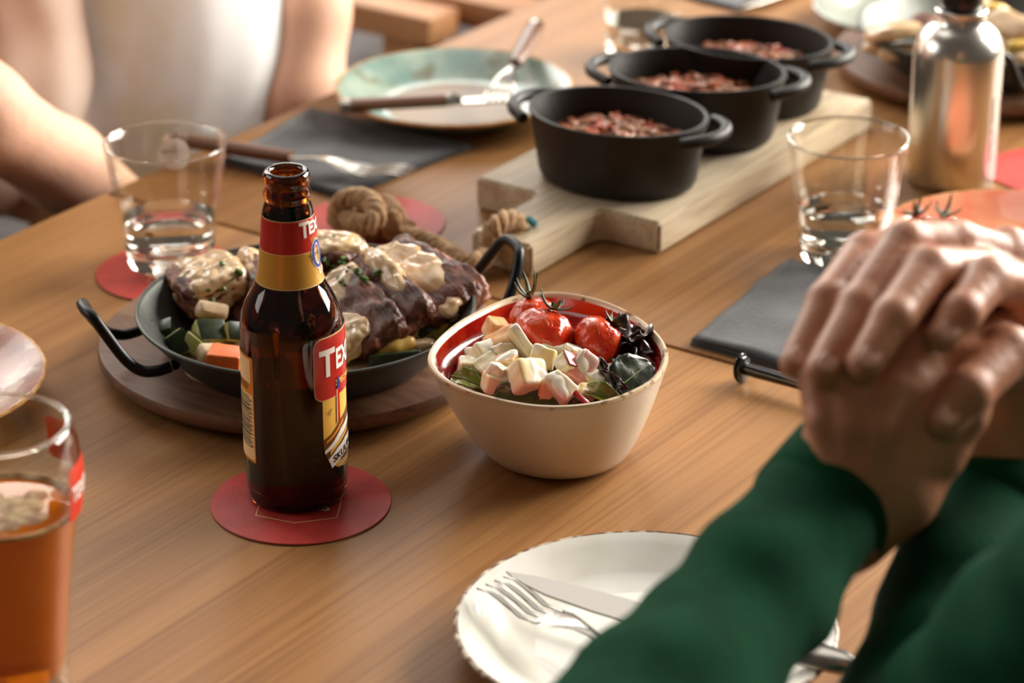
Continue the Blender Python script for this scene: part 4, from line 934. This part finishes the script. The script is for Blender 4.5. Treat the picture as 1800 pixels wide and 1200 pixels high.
pr_ = gpoly('printed_badge', rrect(.030, .030, .004, 0, .127), M_GRED, bg, R(86), .0003); v, f = text_vf('TEXELS', .0115, .03, 'CENTER', .0016); mesh('lettering', *wrap(([(p.x * .72, p.y + .127) for p in v], f), gr, R(86), .0006), M_LWHITE, pr_, smooth=False)
pr_ = gpoly('printed_badge', rrect(.030, .024, .004, 0, .136), M_GRED, bg, R(133), .0003); v, f = text_vf('TEXELS', .0105, .03, 'CENTER', .0016); mesh('lettering', *wrap(([(p.x * .72, p.y + .136) for p in v], f), gr, R(133), .0006), M_LWHITE, pr_, smooth=False)

# ------------------------------------------------------------------ second pan of food, back right
B2 = P(1742, 92, .0175); P2 = P(1740, 44, .049)
round_board((B2.x, B2.y, TZ + .004), 'round walnut board behind the steel flask', rz=R(20))
PO2 = Vector((P2.x, P2.y, TZ + .0175)); iron_pan(PO2, 'black iron pan of food behind the steel flask', (R(80), R(260)))
g2 = 'food in the pan behind the flask'
for k, (lb, x, y, z, s, yw, tl, m) in enumerate([
        ('cream covered flat cake at the left of the rear pan', 1590, 52, .055, (.070, .050, .016), 25, -18, M_SAUCE), ('dark beef piece between the cream cake and the flask', 1630, 50, .058, (.034, .030, .020), 40, 10, M_MEAT),
        ('pale mushroom heap at the rear pan front', 1580, 92, .040, (.034, .022, .014), 10, 0, M_MUSH), ('small pale mushroom piece left in the rear pan', 1545, 84, .038, (.028, .020, .012), -20, 0, M_MUSH),
        ('cream sauced meat slice right of the flask neck', 1765, 45, .055, (.060, .030, .016), -50, 30, M_SAUCE), ('brown fried potato at the far side of the rear pan', 1745, 25, .058, (.030, .022, .018), 10, 0, M_POT),
        ('pale mushroom slice right of the flask shoulder', 1772, 75, .045, (.034, .016, .012), -40, 10, M_MUSH), ('long pale mushroom slice at the right frame edge', 1795, 100, .040, (.040, .014, .010), -60, 10, M_MUSH),
        ('dark beef slice at the right frame edge in the rear pan', 1800, 60, .05, (.05, .03, .018), -50, 30, M_MEAT), ('pale cream lump at the top of the rear pan', 1700, 15, .06, (.05, .035, .02), 0, 0, M_SAUCE), ('yellow potato piece right of the flask', 1795, 85, .045, (.024, .018, .014), 0, 0, M_POT)]):
    o = mesh('pan_food', *lump_box(*s, 40 + k, .0012, 2.6, 9, .0003), m, None, 'all', P(x, y, z), (R(tl), 0, R(yw))); tag(o, lb, 'food', g2)
# ------------------------------------------------------------------ people
def skin_mat(name, a, b, c):
    return mat(name, a, .42, col2=b, scale=28, lo=.35, hi=.7, sss=.18, bump=.25, bscale=260, col3=c, scale3=60, lo3=.58, hi3=.75)
M_SK = skin_mat('skin', (.76, .54, .42), (.70, .47, .35), (.76, .46, .36))
M_SK2 = skin_mat('fair_skin', (.87, .69, .59), (.85, .66, .55), (.87, .66, .56))
M_GREEN = mat('green_knit', (.065, .28, .18), .95, col2=(.055, .24, .15), scale=40, bump=.4, bscale=700, spec=.15)
M_WSH = mat('white_blouse', (.96, .97, .99), .8, col2=(.93, .92, .89), scale=12, bump=.2, bscale=60)
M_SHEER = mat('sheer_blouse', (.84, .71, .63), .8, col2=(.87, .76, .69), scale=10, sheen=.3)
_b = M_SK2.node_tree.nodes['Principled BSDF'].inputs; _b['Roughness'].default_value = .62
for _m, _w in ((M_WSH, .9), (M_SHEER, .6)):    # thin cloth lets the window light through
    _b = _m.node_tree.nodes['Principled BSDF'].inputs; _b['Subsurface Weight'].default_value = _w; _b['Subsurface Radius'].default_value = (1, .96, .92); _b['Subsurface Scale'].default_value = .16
M_NAIL = mat('nail', (.88, .68, .60), .25, coat=.4)
def body(name, chains, res, m, parent, k=.006, noisy=None, extra=None):
    fn0 = chain_sdf(chains, k)
    fn = (lambda Q: noisy(Q, fn0(Q))) if noisy else fn0
    lo, hi = chain_bounds(chains, res * 3)
    V, F = sdf_mesh(fn, lo, hi, res)
    o = parent.location; V = [(a - o.x, b - o.y, c - o.z) for a, b, c in V]
    return mesh(name, V, F, m, parent, smooth='all')
pg = thing('person', 'person in a green sweater with clasped hands at the right', 'person', (.30, .90, 0))
# left hand (nearer), then right hand with its fingers laid over the left one
LH = [
 [(D(1462, 905, 1.335), .027), (D(1490, 830, 1.335), .025), (D(1525, 740, 1.335), .024), (D(1560, 670, 1.338), .020)],       # wrist, back of the hand
 [(D(1500, 830, 1.335), .020), (D(1465, 700, 1.330), .014), (D(1455, 640, 1.335), .0125), (D(1480, 560, 1.365), .0105), (D(1560, 500, 1.395), .0095)],
 [(D(1510, 800, 1.332), .020), (D(1515, 690, 1.328), .015), (D(1530, 610, 1.335), .0125), (D(1570, 540, 1.365), .0110), (D(1640, 490, 1.395), .0095)],
 [(D(1540, 790, 1.332), .022), (D(1580, 690, 1.330), .016), (D(1610, 620, 1.337), .0130), (D(1650, 560, 1.365), .0110), (D(1720, 520, 1.395), .0095)],
 [(D(1560, 800, 1.335), .022), (D(1630, 710, 1.335), .017), (D(1680, 640, 1.342), .0130), (D(1735, 590, 1.365), .0110), (D(1800, 560, 1.390), .0095)],
 [(D(1432, 660, 1.325), .0075), (D(1445, 740, 1.316), .006), (D(1462, 850, 1.314), .005)],
 [(D(1490, 670, 1.318), .0075), (D(1490, 750, 1.313), .006), (D(1490, 860, 1.314), .005)],
 [(D(1560, 680, 1.318), .0075), (D(1545, 760, 1.313), .006), (D(1520, 860, 1.314), .005)],
 [(D(1485, 915, 1.337), .025), (D(1560, 850, 1.337), .025), (D(1620, 770, 1.340), .022)],
 [(D(1560, 830, 1.338), .020), (D(1640, 785, 1.332), .0150), (D(1690, 725, 1.328), .0120), (D(1735, 640, 1.335), .0095)],      # thumb
]
RHND = [
 [(D(1742, 880, 1.385), .027), (D(1742, 780, 1.385), .026), (D(1745, 680, 1.385), .025), (D(1770, 580, 1.39), .022)],
 [(D(1760, 640, 1.39), .022), (D(1790, 500, 1.400), .0150), (D(1770, 440, 1.405), .0125)],
 [(D(1750, 470, 1.415), .0125), (D(1640, 425, 1.400), .0110), (D(1520, 448, 1.385), .0110), (D(1455, 530, 1.350), .0098), (D(1400, 640, 1.330), .0082)],   # index, leftmost tip
 [(D(1785, 465, 1.405), .0130), (D(1680, 428, 1.385), .0115), (D(1590, 430, 1.365), .0115), (D(1510, 540, 1.335), .0100), (D(1446, 652, 1.312), .0085)],
 [(D(1800, 520, 1.400), .0130), (D(1730, 478, 1.375), .0115), (D(1632, 476, 1.345), .0115), (D(1570, 560, 1.318), .0102), (D(1520, 640, 1.306), .0085)],
 [(D(1830, 560, 1.390), .0130), (D(1800, 505, 1.370), .0112), (D(1735, 492, 1.345), .0110), (D(1690, 550, 1.322), .0095), (D(1658, 592, 1.316), .0080)],
 [(D(1780, 760, 1.380), .022), (D(1800, 680, 1.365), .0165), (D(1770, 620, 1.345), .0130), (D(1700, 690, 1.318), .0112), (D(1662, 738, 1.314), .0092)],   # thumb
]
def hands_fn(chs, k):
    f_ = chain_sdf(chs, k)
    return f_
lo1, hi1 = chain_bounds(LH + RHND, .006)
fl1, fr1 = chain_sdf(LH, .006), chain_sdf(RHND, .0035)
def hn(Q):
    d = smin(fl1(Q), fr1(Q), .0022)
    return d
V, F = sdf_mesh(hn, lo1, hi1, .0019)
o_ = pg.location; hands = mesh('hands', [(a - o_.x, b - o_.y, c - o_.z) for a, b, c in V], F, M_SK, pg, smooth='all'); hands['label'] = 'clasped hands with interlaced fingers'
def nail(tip, prev, face, par):
    d = (tip - prev).normalized(); n_ = (cam.location - tip).normalized(); n_ = (n_ - d * n_.dot(d)).normalized(); s = d.cross(n_)
    m4 = Matrix((( d.x, s.x, n_.x, 0), (d.y, s.y, n_.y, 0), (d.z, s.z, n_.z, 0), (0, 0, 0, 1))); p = tip - o_ + n_ * (face - .0012) - d * .001
    mesh('fingernail', *xf(lump_box(.011, .0095, .0026, 3, 0, 2.6, 5, 0), Matrix.Translation(p) @ m4), M_NAIL, par, 'all')
for ch in (RHND[2], RHND[3], RHND[4], RHND[5], RHND[6]): nail(ch[-1][0], ch[-2][0], ch[-1][1], hands)
def knit(Q, d):
    n_ = np.sin(Q[:, 0] * 95 + Q[:, 2] * 60 + np.sin(Q[:, 1] * 40) * 2) * .0014 + np.sin(Q[:, 2] * 150 + Q[:, 1] * 70) * .0008
    return d + n_
EL, ER = D(955, 1510, 1.15), D(1610, 1420, 1.27)
SL, SR = Vector((.14, .70, TZ + .24)), D(2180, 960, 1.09)
cuffL = D(1448, 893, 1.335); cuffR = D(1738, 885, 1.385)
sw = [[(cuffL, .0315), (cuffL.lerp(EL, .25), .0345), (cuffL.lerp(EL, .6), .040), (EL, .050), (EL.lerp(SL, .5), .056), (SL, .066)],
      [(cuffR, .0325), (cuffR.lerp(ER, .35), .038), (cuffR.lerp(ER, .7), .044), (ER, .052), (ER.lerp(SR, .5), .060), (SR, .068)],
      [(SL, .075), (Vector((.28, .78, TZ + .27)), .085), (SR, .070)],
      [(Vector((.32, .76, TZ + .20)), .125), (Vector((.35, .74, TZ + .0)), .125), (Vector((.38, .72, TZ - .22)), .14)]]
sweater = body('sweater', sw, .0060, M_GREEN, pg, .010, knit); sweater['label'] = 'dark green knitted sweater'
for cfa, cfb, rr in ((cuffL, EL, .0325), (cuffR, ER, .0335)):
    ax = (cfb - cfa).normalized(); q = ax.to_track_quat('Z', 'Y').to_matrix().to_4x4()
    mesh('cuff', *xf(lathe([(rr - .004, -.030), (rr - .001, -.0325), (rr + .0015, -.031), (rr + .002, -.015), (rr + .0022, .006), (rr - .002, .012)], 48), Matrix.Translation(cfa - o_) @ q), M_GREEN, sweater)
hd = [[(Vector((.30, .80, TZ + .34)), .05), (Vector((.29, .82, TZ + .44)), .052)], [(Vector((.27, .84, TZ + .48)), .068), (Vector((.27, .84, TZ + .58)), .085)], [(Vector((.20, .89, TZ + .51)), .012), (Vector((.205, .885, TZ + .54)), .008)]]
body('head', hd, .007, M_SK, pg, .03)
body('hair', [[(Vector((.29, .825, TZ + .58)), .090), (Vector((.29, .825, TZ + .59)), .092)]], .008, mat('brown_hair', (.22, .15, .10), .6), pg)
M_TR = mat('dark_trousers', (.12, .12, .15), .85)
body('trousers', [[(Vector((.34, .86, .50)), .15), (Vector((.20, .78, .50)), .09), (Vector((.02, 1.00, .50)), .075), (Vector((.04, 1.0, .08)), .055)], [(Vector((.34, .86, .50)), .15), (Vector((.42, .92, .50)), .09), (Vector((.22, 1.16, .50)), .075), (Vector((.24, 1.16, .08)), .055)]], .012, M_TR, pg, .03)

pw = thing('person', 'person in a white blouse with bare arms at the upper left', 'person', (tab(.02, -.24).x, tab(.02, -.24).y, 0))
def fold(Q, d):
    return d + np.sin(Q[:, 0] * 120 + np.sin(Q[:, 2] * 22) * 1.6) * .0022 + np.sin(Q[:, 0] * 53 + Q[:, 2] * 14) * .003
tc_ = Dv(312, 120, -.20)
lat = U                                      # across the shoulders, along the table edge
bl_ = [[(Vector((tc_.x, tc_.y, TZ - .24)), .105), (Vector((tc_.x, tc_.y, TZ + .02)), .086), (Vector((tc_.x, tc_.y, TZ + .22)), .11), (Vector((tc_.x, tc_.y, TZ + .32)), .09)],
       [(Vector((tc_.x, tc_.y, TZ + .33)) - lat * .15, .055), (Vector((tc_.x, tc_.y, TZ + .33)) + lat * .15, .055)]]
body('blouse', bl_, .006, M_WSH, pw, .05, fold)['label'] = 'loose white blouse'
rs = [[(Vector((tc_.x, tc_.y, TZ + .31)) + lat * .17, .045), (Dv(545, -170, -.14), .041), (Dv(541, 20, -.11), .0345), (Dv(536, 190, -.085), .0345), (Dv(500, 300, -.10), .033), (Dv(440, 400, -.14), .030)],
      [(Vector((tc_.x, tc_.y, TZ + .31)) - lat * .17, .045), (Dv(-150, -60, -.16), .042), (Dv(-160, 110, -.10), .040), (Dv(-40, 195, -.075), .036), (Dv(110, 292, -.07), .033), (Dv(215, 370, -.08), .028)],
      [(Vector((tc_.x, tc_.y, TZ + .32)), .05), (Vector((tc_.x, tc_.y, TZ + .44)), .05), (Vector((tc_.x, tc_.y, TZ + .50)) + Vv * .02, .075), (Vector((tc_.x, tc_.y, TZ + .56)) + Vv * .02, .09)]]
body('bare_body', rs, .0065, M_SK2, pw, .02)['label'] = 'bare arms and head'
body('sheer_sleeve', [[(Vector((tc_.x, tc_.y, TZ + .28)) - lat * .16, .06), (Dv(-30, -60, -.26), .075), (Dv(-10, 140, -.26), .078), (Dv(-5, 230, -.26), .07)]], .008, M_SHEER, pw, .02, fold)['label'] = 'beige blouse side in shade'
body('skirt', [[(Vector((tc_.x, tc_.y, .52)), .13), (tab(-.06, -.02) - Vector((0, 0, .25)), .085), (tab(-.06, .16) - Vector((0, 0, .26)), .07), (tab(-.06, .18) - Vector((0, 0, .66)), .05)], [(Vector((tc_.x, tc_.y, .52)), .13), (tab(.12, -.02) - Vector((0, 0, .25)), .085), (tab(.12, .16) - Vector((0, 0, .26)), .07), (tab(.12, .18) - Vector((0, 0, .66)), .05)]], .012, M_TR, pw, .03)
